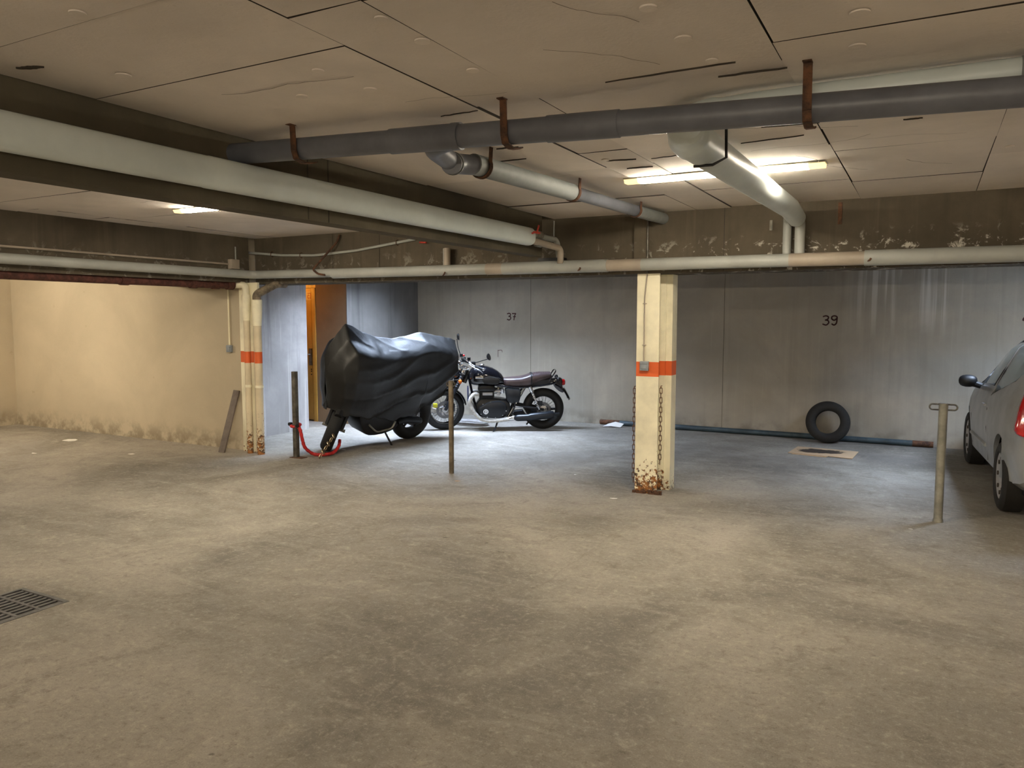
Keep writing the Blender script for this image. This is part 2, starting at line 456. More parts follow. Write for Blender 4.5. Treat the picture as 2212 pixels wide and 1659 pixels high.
# bay numbers painted on the rear wall (flat strokes)
WB = bpy.data.objects['wall_back']
def strokes(lines, cx, cz, h, wd, y=YB - .002):
    m = MB()
    for L in lines:
        P = catmull([(cx + a * h, y, cz + b * h) for a, b in L], 4) if len(L) > 2 else [Vector((cx + a * h, y, cz + b * h)) for a, b in L]
        for i in range(len(P) - 1):
            t = (P[i + 1] - P[i]); 
            if t.length < 1e-6: continue
            t.normalize(); nn = Vector((-t.z, 0, t.x)) * wd
            e = t * wd * .5
            m.add([P[i] - e + nn, P[i + 1] + e + nn, P[i + 1] + e - nn, P[i] - e - nn], [(0, 1, 2, 3)])
    return m
G = {
 '3': [[(-.28, .42), (.0, .5), (.25, .38), (.2, .14), (-.05, .04)], [(-.05, .04), (.22, -.02), (.3, -.26), (.05, -.5), (-.3, -.4)]],
 '7': [[(-.3, .46), (.3, .46)], [(.3, .46), (.1, .1), (-.02, -.5)], [(-.12, 0), (.26, 0)]],
 '8': [[(.0, .03), (-.24, .2), (-.18, .45), (.05, .5), (.24, .4), (.2, .16), (.0, .03), (-.28, -.16), (-.25, -.44), (.03, -.52), (.28, -.4), (.25, -.14), (.0, .03)]],
 '9': [[(.25, .2), (.0, .02), (-.25, .16), (-.24, .4), (.0, .5), (.25, .4), (.27, .1), (.22, -.3), (.0, -.5), (-.24, -.38)]],
 '4': [[(.05, .5), (-.32, -.12), (.3, -.12)], [(.14, .12), (.1, -.5)]],
 '0': [[(.0, .5), (-.25, .3), (-.27, -.2), (0, -.5), (.25, -.25), (.25, .3), (0, .5)]],
}
for txt, x, z, h in (('37', -5.79, 1.607, .105), ('38', -3.24, 1.59, .115), ('39', -1.115, 1.557, .118), ('40', 1.06, 1.58, .118)):
    m = MB()
    for i, ch in enumerate(txt):
        k = strokes(G[ch], x + (i - .5) * h * .86, z, h, .0085); m.add(k.v, k.f)
    o = m.build('painted_number', 'dark_red', WB, smooth=False); o['label'] = 'painted bay number %s on the grey rear wall' % txt
m = strokes([[(-.5, -.5), (-.5, .5)], [(-.5, .45), (.1, .5), (.2, .2)]], -5.98, 1.02, .11, .004); m.build('painted_mark', 'dark_red', WB, smooth=False)
# fine vertical formwork joints
for x in (-5.45, -2.47):
    MB().box((x, YB - .003, .0), (x + .0035, YB, 2.4)).build('formwork_joint', 'slab', WB, smooth=False)

# door in the passage
dr = MB().box((-9.05, 8.94, .02), (-8.27, 8.985, 2.04)); d_ = struct(dr.build('door_1', 'door', bevel=.003), 'orange-yellow painted steel door at the passage')
MB().box((-8.27, 8.9, 0), (-8.195, 9.0, 2.04)).build('frame', 'door', d_, bevel=.003)
MB().box((-9.1, 8.93, 2.045), (-8.195, 8.99, 2.3)).build('transom_panel', 'transom', d_)
MB().box((-8.365, 8.925, .86), (-8.31, 8.94, 1.12)).tube(bend([(-8.335, 8.925, 1.03), (-8.335, 8.88, 1.03), (-8.45, 8.88, 1.03)], .02), .009, 8).build('handle', 'galv', d_)
for z in (.77, .8, .72): MB().lathe([(.009, 0), (.009, .008)], (-8.325, 8.935, z), (0, -1, 0), 10).build('bolt', 'blackm', d_)
m = MB().box((-8.41, 8.935, 1.86), (-8.31, 8.94, 1.985)); m.build('sign_plate', 'transom', d_, smooth=False)
strokes([[(-.15, .3), (.3, .3), (.3, -.35)], [(.15, .02), (-.05, .12), (-.2, -.05), (-.1, -.28), (.15, -.22)]], -8.35, 1.92, .12, .004, y=8.933).build('sign_marking', 'sign_red', d_, smooth=False)
MB().box((-8.306, 8.936, .1), (-8.302, 8.94, 1.86)).build('panel_edge', 'blackm', d_, smooth=False)

# ------------------------------------------------------------------ ceiling: dark slab plus formwork panels one by one
SX0, SX1, SY0, SY1 = -6.8, -5.0, 8.15, 9.4      # light shaft over the motorcycles
TX0, TX1 = .9, 2.5                                # light shaft over the car
cs = MB()
for a, b in (((XL, YN), (XR, SY0)), ((XL, SY1), (XR, YB + .2)), ((XL, SY0), (SX0, SY1)), ((SX1, SY0), (TX0, SY1)), ((TX1, SY0), (XR, SY1))):
    cs.box((a[0], a[1], ZC + .02), (b[0], b[1], ZC + .2))
CE = struct(cs.build('ceiling', 'slab', smooth=False), 'board-marked concrete ceiling')
def panels(x0, x1, cuts, g=.008, split=None):
    for y0, y1 in zip(cuts, cuts[1:]):
        dz = random.uniform(-.004, .004); t = random.choice((.35, .5, .6, .9, 1.2))
        xs = [x0, x1] if not split or random.random() > .5 else [x0, (x0 + x1) / 2 + random.uniform(-.1, .1), x1]
        for a, b in zip(xs, xs[1:]):
            m = MB(); j = lambda: random.uniform(-.0022, .0022)
            q = [(a + g * t * .5 + j(), y0 + g * t * .5 + j()), (b - g * t * .5 + j(), y0 + g * t * .5 + j()), (b - g * t * .5 + j(), y1 - g * t * .5 + j()), (a + g * t * .5 + j(), y1 - g * t * .5 + j())]
            zz = [ZC + dz + random.uniform(-.0025, .0025) for _ in q]
            m.add([(*p, z) for p, z in zip(q, zz)] + [(*p, ZC + .03) for p in q], [(0, 1, 2, 3), (4, 7, 6, 5), (0, 4, 5, 1), (1, 5, 6, 2), (2, 6, 7, 3), (3, 7, 4, 0)])
            o = m.build('panel', 'ceiling', CE, smooth=False)
            o.data.materials.append(MT['slab'])
            for p_ in o.data.polygons: p_.material_index = 0 if abs(p_.normal.z) > .7 else 1
panels(-3.14, -1.785, [-6, -3.6, -2.2, -.9, .35, 1.56, 2.11, 3.33, 4.55, 5.75, 6.68])
panels(-1.785, -1.49, [-6, -3.1, -1.9, -.6, .7, 1.84, 2.98, 4.1, 5.25, 6.68])
panels(-1.49, -.5, [-6, -3.1, -1.9, -.6, .7, 1.84, 2.98, 3.6, 4.52, 5.7, 6.68])
panels(-.5, .27, [-6, -3.2, -2.0, -.8, .4, 1.6, 2.77, 4.12, 4.72, 5.82, 6.68])
panels(.27, 1.5, [-6, -3.2, -2, -.8, .4, 1.6, 2.77, 3.95, 5.2, 6.68])
panels(1.5, 2.75, [-6, -3, -1.7, -.4, .9, 2.1, 3.3, 4.5, 5.6, 6.68])
panels(2.75, 4.1, [-6, -3, -1.5, 0, 1.5, 3, 4.5, 6.68]); panels(4.1, XR, [-6, -3, 0, 3, 6.68])
for x0, x1, o in ((-4.65, -3.28, .2), (-5.42, -4.65, 0), (-6.72, -5.42, .15), (-7.04, -6.72, 0)):
    panels(x0, x1, [-6, -3.2 + o, -1.9 + o, -.6 + o, .6 + o, 1.7 + o, 2.7 + o, 3.42 + o, 3.95 + o, 4.6 + o, 5.28 + o, 6.68])
for x0 in (-8.4, -9.6, -10.8, -11.95): panels(x0, x0 + 1.2, [-6, -3, -1, 1, 2.5, 4, 5.3, 6.6])
# round fixing discs pressed into the ceiling
for x, y in ((-1.52, 1.97), (-1.52, 2.19), (-2.04, 2.26), (-1.53, 2.53), (-.77, 2.28), (-.75, 2.58), (-.72, 2.84), (-.22, 2.62), (-.25, 2.93), (-2.33, 2.48), (-2.73, 1.95), (-2.02, 2.54), (-2.3, 1.5), (.5, 2.4), (.45, 2.75), (-1.0, 4.2), (-1.7, 4.3), (.35, 5.0), (-.1, 3.7)):
    r = random.uniform(.022, .031)
    MB().lathe([(r * .6, .012), (r, .009), (r, .004)], (x, y, ZC - .012), (0, 0, 1), 14).build('fixing_disc', 'ceiling', CE)
# irregular slots torn in the boards
for x, y, L, wd, a in ((-2.05, 3.75, .13, .012, .05), (-2.45, 3.45, .35, .008, -.12), (-1.62, 4.35, .17, .010, .1), (-1.6, 4.62, .16, .013, .05), (-2.2, 4.05, .22, .006, 0), (-1.35, 4.38, .2, .01, -.05),
                       (-.62, 3.95, .26, .01, .08), (-.75, 4.22, .32, .008, -.06), (-1.15, 5.3, .22, .006, .04), (-.9, 2.9, .5, .005, 0), (-.62, 3.05, .25, .006, .02), (-1.9, 3.02, .2, .007, .0), (-.1, 4.1, .08, .01, .0), (-2.95, 1.73, .1, .02, .2), (-.35, 2.0, .03, .02, 0)):
    m = MB(); n = 8; q = []
    for i in range(n + 1): q.append((x - L / 2 + L * i / n, y + a * (i / n - .5) * L * 2 + random.uniform(-.004, .004)))
    top = [(p[0], p[1] + wd / 2 * math.sin(PI * min(1, max(.08, i / n))) + .001) for i, p in enumerate(q)]; bot = [(p[0], p[1] - wd / 2 * math.sin(PI * min(1, max(.08, i / n))) - .001) for i, p in enumerate(q)]
    poly = top + bot[::-1]
    m.prism(poly, ZC - .0075, ZC - .001, f=lambda a, b, h: (a, b, h)); m.build('crack', 'slab', CE, smooth=False)

MT['hairline'] = plain('hairline_crack', (.2, .16, .12), .9)
for x, y, L, ang in ((-2.6, 2.3, .7, .25), (-1.2, 2.45, .5, .9), (-1.1, 3.85, .9, .15), (-.9, 4.45, .7, -.1), (-.4, 4.4, .6, .1), (.1, 3.85, .5, .1), (-1.3, 1.9, .4, -.3), (-.7, 4.7, .8, 1.1), (-2.5, 4.6, .5, .1), (-.15, 5.1, .4, 1.4), (-2.0, 2.75, .5, .1), (.6, 4.6, .6, .05), (-1.0, 2.1, .35, 1.3), (-5.6, 4.1, .5, .1), (-5.9, 4.9, .6, .9)):
    pts = []; px, py, a = x, y, ang
    for i in range(14):
        pts.append((px, py)); a += random.uniform(-.45, .45); a = a * .8 + ang * .2
        px += math.cos(a) * L / 14; py += math.sin(a) * L / 14
    m = MB(); wd = random.uniform(.0012, .0026)
    for (x0, y0), (x1, y1) in zip(pts, pts[1:]):
        d = Vector((x1 - x0, y1 - y0, 0)).normalized(); nn = Vector((-d.y, d.x, 0)) * wd
        p, q = Vector((x0, y0, ZC - .0068)), Vector((x1, y1, ZC - .0068))
        m.add([p + nn, q + nn, q - nn, p - nn], [(0, 1, 2, 3)])
    m.build('crack', 'hairline', CE, smooth=False)
# beams
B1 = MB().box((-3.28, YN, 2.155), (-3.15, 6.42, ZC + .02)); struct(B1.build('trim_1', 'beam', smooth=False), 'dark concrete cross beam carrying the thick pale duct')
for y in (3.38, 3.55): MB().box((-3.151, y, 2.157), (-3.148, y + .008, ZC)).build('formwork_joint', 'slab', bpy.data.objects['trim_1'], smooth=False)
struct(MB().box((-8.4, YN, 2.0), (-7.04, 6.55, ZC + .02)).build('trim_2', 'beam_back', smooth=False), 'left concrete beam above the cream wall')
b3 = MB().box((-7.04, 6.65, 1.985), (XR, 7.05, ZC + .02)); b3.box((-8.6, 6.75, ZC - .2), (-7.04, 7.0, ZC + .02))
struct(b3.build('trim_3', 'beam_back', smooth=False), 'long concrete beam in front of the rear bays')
T3 = bpy.data.objects['trim_3']
for x in (-5.85, -5.2, -1.55): MB().box((x, 6.646, 1.99), (x + .006, 6.65, ZC)).build('formwork_joint', 'slab', T3, smooth=False)
# upright slot scar and rusty strap on the beam
MB().box((-.66, 6.64, 2.33), (-.63, 6.65, 2.5)).build('strap_mark', 'rust', T3, smooth=False)
MB().box((-2.33, 6.60, 1.99), (-2.21, 6.66, ZC)).build('rib', 'beam_back', T3, smooth=False)

# light shafts: lined openings with a daylit pane above
def shaft(x0, x1, mat, top, nm, lab):
    m = MB(); t = .04
    m.box((x0 - t, SY0 - t, ZC), (x0, SY1 + t, top)); m.box((x1, SY0 - t, ZC), (x1 + t, SY1 + t, top))
    m.box((x0, SY0 - t, ZC), (x1, SY0, top)); m.box((x0, SY1, ZC), (x1, SY1 + t, top))
    r = struct(m.build(nm, 'shaft', smooth=False), lab)
    MB().box((x0, SY0, top), (x1, SY1, top + .02)).build('pane', mat, r, smooth=False)
shaft(SX0, SX1, 'day', 3.65, 'window_1', 'daylight shaft in the ceiling above the motorcycles')
shaft(TX0, TX1, 'day2', 3.65, 'window_2', 'daylight shaft in the ceiling above the car')

# ------------------------------------------------------------------ ceiling lamps
def lamp(x, y, mat, label, L=1.26, z=ZC, ax=0, group=None):
    r = empty('ceiling_light', (x, y, z), label, 'light', (0, 0, ax), group)
    h = MB().box((-L / 2, -.055, -.008), (L / 2, .055, .0)); h.build('housing', 'white_metal', r, bevel=.004)
    t = MB(); P = [(-.048, -.008), (.048, -.008), (.034, -.03), (-.034, -.03)]
    t.prism(P, -L / 2 + .1, L / 2 - .1, f=lambda a, b, h: (h, a, b)); t.build('diffuser', mat, r, smooth=False)
    for s in (-1, 1):
        e = MB(); a0, a1 = sorted((s * (L / 2 - .1), s * (L / 2 - .005)))
        e.prism(P, a0, a1, f=lambda a, b, h: (h, a, b)); e.build('end_cap', 'endcap', r, smooth=False)
    return r
lamp(-1.2, 5.0, 'tube_seen', 'lit ceiling tube light behind the white pipe, above the pillar bay')
lamp(-5.1, 4.55, 'tube_seen', 'lit ceiling tube light mostly hidden behind the dark cross beam')
def hung_lamp(x, y, label, z=2.28, L=1.2, mat='tube'):  # unseen lamps added to light the room, hung low for the ceiling
    r = empty('unseen_hanging_light', (x, y, z), label, 'light')
    MB().box((-L / 2, -.03, .03), (L / 2, .03, .06)).build('housing', 'white_metal', r, bevel=.004)
    MB().tube([(-L / 2 + .03, 0, 0), (L / 2 - .03, 0, 0)], .019, 12).build('tube', mat, r)
    for s in (-1, 1):
        MB().tube([(s * L * .4, 0, .06), (s * L * .4, 0, ZC - z)], .004, 6).build('hanger', 'galv', r)
        MB().box((s * (L / 2 - .015) - .015, -.02, -.02), (s * (L / 2 - .015) + .015, .02, .03)).build('socket', 'white_metal', r)
hung_lamp(.2, -3.0, 'suspended tube light added unseen behind the camera over the drive aisle', 1.95)
hung_lamp(-5.2, -2.0, 'suspended tube light added unseen in the left bay behind the camera', 1.95)
hung_lamp(-10.2, 4.1, 'suspended tube light in the bay beyond the left beam', 2.3, mat='tube_left')
hung_lamp(4.2, 2.4, 'suspended tube light added unseen right of the camera, in front of the car bay')
wb = empty('wall_lamp', (-8.85, 8.42, 2.2), 'small warm bulkhead lamp inside the door passage', 'lamp')
MB().lathe([(.05, 0), (.06, .02), (.06, .03)], (0, -.1, 0), (0, 1, 0), 16).build('base', 'white_metal', wb)
MB().ball((0, -.03, 0), .045, 12).build('bulb', 'warm', wb)

# ------------------------------------------------------------------ steel pillar with chain, conduit and switch box
PX0, PX1, PY = -2.31, -2.10, 6.65
m = MB().box((PX0, PY, 0), (PX1, PY + .016, 1.985))
m.box((-2.212, PY + .016, 0), (-2.198, PY + .2, 1.985))
m.box((PX0, PY + .2, 0), (PX1, PY + .216, 1.985))
PL = m.build('pillar', 'pillar', smooth=False, bevel=.002); tag(PL, 'cream steel pillar with an orange band and a rusty foot', 'pillar')
m = MB().box((-2.12, PY + .216, 0), (-2.045, PY + .36, 1.985)); m.build('rear_post', 'colm', PL, smooth=False, bevel=.002)
m = MB()
for i in range(14):
    a = random.uniform(PX0 - .02, PX1 + .02); m.box((a, PY - .012 - random.random() * .02, 0), (a + .03, PY + .0, .008 + random.random() * .03))
m.build('rust_crust', 'rust', PL, smooth=False)
def link_mesh(L=.034, W=.011, r=.0035):
    P = []
    for i in range(12):
        a = 2 * PI * i / 12; P.append((math.cos(a) * W, 0, math.sin(a) * W + (L / 2 if math.sin(a) > 0 else -L / 2)))
    return MB().tube(P, r, 5, closed=True)
def hang_chain(x, y, z0, z1, label, mat='rust', rz=0):
    r = empty('chain', (x, y, z0), label, 'chain'); 
    MB().tube([(0, .02, .012), (0, -.008, .012), (0, -.014, .002), (0, -.01, -.01)], .004, 6).build('hook', mat, r)
    n = int((z0 - z1) / .043); base = None
    for i in range(n):
        if base is None: base = link_mesh().build('link', mat, r); o = base
        else:
            o = base.copy(); C.objects.link(o)
        o.location = (random.uniform(-.001, .001), -.008, -.03 - i * .043); o.rotation_euler = (0, 0, (i % 2) * PI / 2 + .3)
    return r
hang_chain(-2.088, 6.700, .97, .28, 'rusty chain hanging in the right flange of the cream pillar')
hang_chain(-2.325, 6.665, .96, .1, 'rusty chain hanging down the left edge of the cream pillar')
def conduit(path, r, mat, label, name='conduit', cat='conduit', seg=8, smooth=True):
    P = bend(path, .04) if smooth else path
    o = MB().tube(P, r, seg).build(name, mat); return tag(o, label, cat)
conduit([(-2.215, 6.636, 1.98), (-2.235, 6.636, 1.75), (-2.235, 6.64, 1.2)], .0065, 'pale2', 'thin pale cable pipe down the front of the pillar')
for z in (1.72, 1.35):
    tag(MB().tube([(-2.25, 6.648, z), (-2.245, 6.627, z), (-2.225, 6.627, z), (-2.22, 6.648, z)], .004, 6).build('pipe_clip', 'pale2'), 'small clip on the pillar cable pipe, %s' % ('upper' if z > 1.5 else 'lower'), 'clip')
def switchbox(x, y, z, lab):
    r = empty('switch_box', (x, y, z), lab, 'switch')
    MB().box((-.04, -.035, -.042), (.04, 0, .042)).build('housing', 'grey_box', r, bevel=.006)
    MB().box((-.026, -.042, -.026), (.026, -.035, .026)).build('cover_plate', 'grey_box', r, bevel=.004)
    MB().box((-.03, -.048, .02), (.03, -.036, .026)).build('lid_lip', 'grey_box', r, bevel=.002)
switchbox(-2.225, 6.647, 1.163, 'grey switch box on the orange band of the pillar')
switchbox(-7.385, 6.548, 1.222, 'grey switch box on the cream wall')
conduit([(-7.385, 6.535, 2.02), (-7.385, 6.535, 1.265)], .009, 'colm', 'thin cream conduit down to the switch box on the cream wall')

# left column and down pipes
co = MB().box((-7.165, 6.5, 0), (-6.865, 6.516, 2.0)); co.box((-7.165, 6.516, 0), (-7.12, 6.6, 2.0)); co.box((-7.12, 6.516, 0), (-6.875, 6.545, 2.0))
tag(co.build('column', 'colm', smooth=False, bevel=.003), 'cream column behind the two down pipes with an orange band', 'pillar')
def dpipe(x, y, r, z1, lab, top):
    rt = empty('down_pipe', (x, y, 0), lab, 'pipe')
    # mesh kept in world z so paint bands sit at true height
    MB().lathe([(r, 0), (r, z1)], (0, 0, 0), (0, 0, 1), 20).build('pipe', 'pipe_painted', rt)
    MB().lathe([(r * 1.04, z1 - .3), (r * 1.3, z1 - .13), (r * 1.36, z1 - .01), (r * 1.2, z1)], (0, 0, 0), (0, 0, 1), 20).build('socket', 'colm', rt)
    for z in (.78, 1.62):
        MB().lathe([(r * 1.12, z), (r * 1.15, z + .01), (r * 1.15, z + .02), (r * 1.12, z + .03)], (0, 0, 0), (0, 0, 1), 20).tube([(-r, 0, z + .015), (-r * 1.9, .03, z + .015)], .006, 6).build('clamp', 'colm', rt)
    MB().tube(bend(top, r * 2.2, 8), r * 1.06, 16).build('elbow', 'colm' if 'fed by' in lab else 'rust_gray', rt)
    return rt
MT['rust_gray'] = plain('sooty_elbow', (.2, .16, .11), .7, var=.35, scale=14)
dpipe(-6.985, 6.44, .037, 1.86, 'left of two cream down pipes, fed by the rusty pipe, rusty foot', [(0, 0, 1.86), (0, 0, 1.97), (-.22, -.03, 1.975)])
dpipe(-6.812, 6.44, .045, 1.80, 'right of two cream down pipes with a sooty elbow, rusty foot', [(0, 0, 1.78), (0, 0, 1.86), (.1, .22, 1.99), (.1, .35, 1.99)])
conduit([(-6.895, 6.47, .0), (-6.895, 6.47, 1.6)], .012, 'conduit_grey', 'thin grey pipe between the two cream down pipes', 'thin_pipe', 'pipe')
# rusty pipe along the left beam
rp = empty('rusty_pipe', (-7.1, 6.4, 1.98), 'dark rusty iron pipe running under the left beam', 'pipe')
MB().tube([(-.02, -7.0, .0), (-.02, -.02, -.015)], .042, 16).build('pipe', 'rust_red', rp)
for y in (-3.2, -1.45, -.62, -.32, -.12):
    MB().tube([(-.02, y, -.01 - y * .002), (-.02, y + .09, -y * .002 - .01)], .055, 16).build('collar', 'rust_red', rp)
# pale pipe round the corner: along left beam then along the rear beam
pp = empty('drain_pipe', (-6.95, 6.53, 2.09), 'long pale drain pipe turning the corner under the beams', 'pipe')
MB().tube(bend([(0, -12, .035), (0, 0, 0), (3.1, 0.02, -.022)], .12, 8), .047, 20).build('pipe', 'pale', pp)
for x0, x1, mt, r in ((1.2, 3.15, 'pale', .053), (3.15, 3.33, 'pale2', .056), (3.33, 4.4, 'pale', .058), (4.4, 4.72, 'pale2', .053), (4.72, 5.95, 'pale', .053), (5.95, 6.5, 'pale2', .054), (6.5, 12.4, 'pale', .06)):
    MB().tube([(x0, .01, -.012 - x0 * .004), (x1, .01, -.012 - x1 * .004)], r, 20).build('pipe_section', mt, pp)
for x in (2.64, 4.1, 6.49):
    MB().tube([(x, .07, .02), (x, -.0, -.075), (x + .05, -.05, -.06), (x + .06, -.055, -.045)], .008, 6).build('bracket', 'rust', pp)
# rusty hanger rod to the drain pipe, left part
tag(MB().tube(bend([(-5.72, 6.62, 2.5), (-5.74, 6.6, 2.42), (-5.97, 6.46, 2.12), (-5.88, 6.44, 2.07), (-5.78, 6.44, 2.055)], .03), .011, 8).build('hanger_rod', 'rust'), 'bent rusty rod hanging from the beam onto the drain pipe', 'bracket')
# risers into the drain pipe
for nm, xs, lab in (('riser', (-4.33, -4.285), 'short pair of pale riser pipes under the dark cross beam'), ('riser', (-1.03, -.92), 'pair of pale riser pipes joining the white jacketed pipe to the drain pipe')):
    r = empty('riser_pipe', (xs[0], 6.6, 2.1), lab, 'pipe')
    if xs[0] < -4:
        MB().tube([(0, 0, -.02), (0, 0, .19)], .02, 12).build('pipe', 'pale', r); MB().tube([(.045, -.03, -.02), (.045, -.03, .19)], .035, 14).build('pipe', 'pale2', r)
    else:
        MB().tube(bend([(0, -.01, -.02), (0, -.01, .27), (.02, -.12, .31)], .05), .034, 14).build('pipe', 'pale', r); MB().tube(bend([(.1, -.03, -.02), (.1, -.03, .28), (.06, -.14, .31)], .05), .04, 14).build('pipe', 'pale', r)
        MB().tube([(-.12, -.05, .28), (-.12, -.05, .2)], .012, 8).build('valve', 'galv', r)
        MB().tube([(.04, -.08, .34), (.1, -.08, .33)], .01, 6).build('valve_handle', 'red_valve', r)

# cables on the rear and left beams
conduit([(-7.2, 6.63, 2.368), (-6.6, 6.63, 2.31), (-6.1, 6.63, 2.29), (-5.5, 6.63, 2.32), (-4.72, 6.63, 2.405)], .014, 'pale', 'sagging pale cable conduit across the rear beam', smooth=True)
for i, (x, z) in enumerate(((-6.75, 2.33), (-6.3, 2.3), (-4.95, 2.38))):
    tag(MB().tube([(x, 6.648, z + .03), (x, 6.612, z + .02), (x, 6.612, z - .02), (x, 6.648, z - .03)], .004, 6).build('pipe_clip', 'rust'), ('dark clip at the left end of the sagging conduit', 'dark clip left of the middle of the sagging conduit', 'dark clip near the right end of the sagging conduit')[i], 'clip')
conduit([(-7.025, YN + .2, 2.24), (-7.025, 6.25, 2.2)], .011, 'pale2', 'straight pale conduit along the left beam')
jb = empty('junction_box', (-7.02, 6.3, 2.2), 'small pale junction box in the corner of the beams', 'box')
MB().box((-.01, -.07, -.055), (.05, .05, .055)).build('housing', 'pale2', jb, bevel=.005); MB().tube([(.02, .02, .05), (.02, .02, .2)], .008, 8).build('pipe', 'pale', jb)
tag(MB().tube([(-2.2, 6.59, 1.99), (-2.2, 6.59, 2.5)], .009, 8).build('conduit', 'darksteel'), 'thin dark conduit up the beam above the pillar', 'conduit')
tag(MB().tube([(-3.13, 6.635, 2.32), (-3.13, 6.635, 2.5)], .007, 8).build('conduit', 'pale'), 'thin white cable in the corner over the duct end', 'conduit')
tag(MB().tube([(-4.66, 6.63, 2.37), (-4.56, 6.6, 2.36)], .009, 8).build('hook', 'red_valve'), 'small red hook screwed to the rear beam', 'hook')

# ------------------------------------------------------------------ duct on the cross beam
du = empty('duct', (-3.06, 6.0, 2.29), 'thick pale jacketed duct along the dark cross beam', 'duct')
pr = []
def stadium(y, hw, hh, n=28):
    out = []
    for k in range(n):
        a = 2 * PI * k / n; ca, sa = math.cos(a), math.sin(a)
        out.append(Vector((math.copysign(abs(ca) ** .75, ca) * hw, y, math.copysign(abs(sa) ** .75, sa) * hh)))
    return out
ring = [(0, .052, .058), (-.012, .062, .07), (-.03, .066, .076)]
MB().loft([stadium(y, a, b) for y, a, b in ring] + [stadium(y, .066, .076) for y in (-1.5, -2.5, -3.4)] + [stadium(y, .066, .074) for y in (-3.41, -12)]).build('jacket', 'jacket', du)
MB().tube(bend([(.0, -.02, .03), (.0, .36, .02), (.015, .52, .02), (.015, .6, -.25)], .06), .026, 12).build('pipe', 'pale', du)
MB().tube(bend([(.02, -.02, -.03), (.03, .4, -.05), (.06, .5, -.06), (.06, .5, -.2)], .05), .03, 12).build('pipe', 'pale2', du)
for y, z in ((.1, .03), (.1, -.04)): MB().tube([(0.01, y, z), (0.01, y + .09, z)], .036, 12).build('union', 'galv', du)
MB().tube([(.065, -.09, .02), (.115, -.09, .03), (.115, -.06, .085)], .008, 8).box((.1, -.14, .015), (.12, -.04, .03)).build('valve_handle', 'red_valve', du)
# black block put in for the shade of the opening under the beam end
tag(MB().box((-3.25, 6.54, 2.115), (-3.0, 6.645, 2.15)).build('opening_shade_block', 'blackm', smooth=False), 'black block standing in for shade in the opening under the cross beam end', 'bracket')

# grey PVC main with hooks
def gp(x): return (x, 3.14 + (x) * .09, 2.362 - x * .021)
gm = empty('waste_pipe', (0, 3.14, 2.362), 'long dark grey plastic waste pipe under the ceiling', 'pipe')
O = Vector((0, 3.14, 2.362))
def gtube(x0, x1, r, name, mat='pvc'):
    MB().tube([Vector(gp(x0)) - O, Vector(gp(x1)) - O], r, 24).build(name, mat, gm)
gtube(-3.2, 5.4, .052, 'pipe')
gtube(-2.22, -1.9, .057, 'socket', 'pvc'); gtube(-1.9, -1.86, .06, 'socket'); gtube(-1.45, -1.14, .056, 'socket'); gtube(1.2, 1.5, .056, 'socket')
# wye and bend into the branch
MB().tube(bend([Vector(gp(-1.86)) - O, Vector(gp(-2.08)) - O + Vector((0, .1, -.01)), Vector((-2.2, .3, .03))], .1, 6), .05, 20).build('wye', 'pvc', gm)
MB().tube(bend([(-2.15, .20, .01), (-2.24, .36, .045), (-2.185, .52, .058)], .14, 8), .053, 20).build('elbow', 'pvc', gm)
MB().tube([(-2.2, .29, .03), (-2.215, .32, .036)], .06, 20).build('rim', 'pvc_l', gm)
for x in (-2.72, -1.62, -.42):
    p = Vector(gp(x)); z0 = ZC - p.z
    m = MB(); wd = .016
    q = [(-.07, z0), (-.064, -.02), (-.05, -.056), (-.0, -.068), (.05, -.062), (.085, -.05)]
    P2 = [(a, b) for a, b in q]; 
    pts = [Vector((0, a, b)) for a, b in P2]
    for i in range(len(pts) - 1):
        t = (pts[i + 1] - pts[i]).normalized(); nrm = Vector((0, -t.z, t.y)) * .003
        a0, a1 = pts[i], pts[i + 1]
        m.add([a0 + nrm + Vector((-wd, 0, 0)), a1 + nrm + Vector((-wd, 0, 0)), a1 - nrm + Vector((-wd, 0, 0)), a0 - nrm + Vector((-wd, 0, 0)), a0 + nrm + Vector((wd, 0, 0)), a1 + nrm + Vector((wd, 0, 0)), a1 - nrm + Vector((wd, 0, 0)), a0 - nrm + Vector((wd, 0, 0))],
              [(0, 1, 2, 3), (7, 6, 5, 4), (0, 4, 5, 1), (1, 5, 6, 2), (2, 6, 7, 3), (3, 7, 4, 0)])
    m.box((-wd, -.1, z0 - .006), (wd, -.06, z0))
    o = m.build('bracket', 'rust', gm, smooth=False); o.location = p - O
# branch pipe toward the rear beam
br = empty('branch_pipe', (-2.19, 3.62, 2.42), 'grey branch waste pipe running back to the rear beam', 'pipe')
MB().tube([(0, 0, 0), (.05, 1.2, .015)], .056, 22).build('pipe', 'pvc_l', br)
MB().tube([(.05, 1.18, .015), (.09, 2.4, .03)], .044, 22).build('pipe', 'pvc', br)
MB().tube([(.09, 2.4, .03), (.11, 3.03, .04)], .049, 22).build('socket', 'pvc_l', br)
def cramp(x, y, z, r, par):
    P = []
    for i in range(13):
        a = PI * 1.08 + (PI * 1.05) * i / 12
        P.append((x + math.cos(a) * r, y, z + math.sin(a) * r))
    P = [(P[0][0] - .012, y, P[0][2])] + P + [(x + r, y, z + .11)]
    m = MB()
    for dy in (-.012, 0, .012): m.tube([(p[0], p[1] + dy, p[2]) for p in P], .005, 6)
    m.build('clamp', 'rust', par)
cramp(.005, .08, 0, .062, br); cramp(.05, 1.2, .015, .058, br); cramp(.09, 2.35, .03, .052, br)
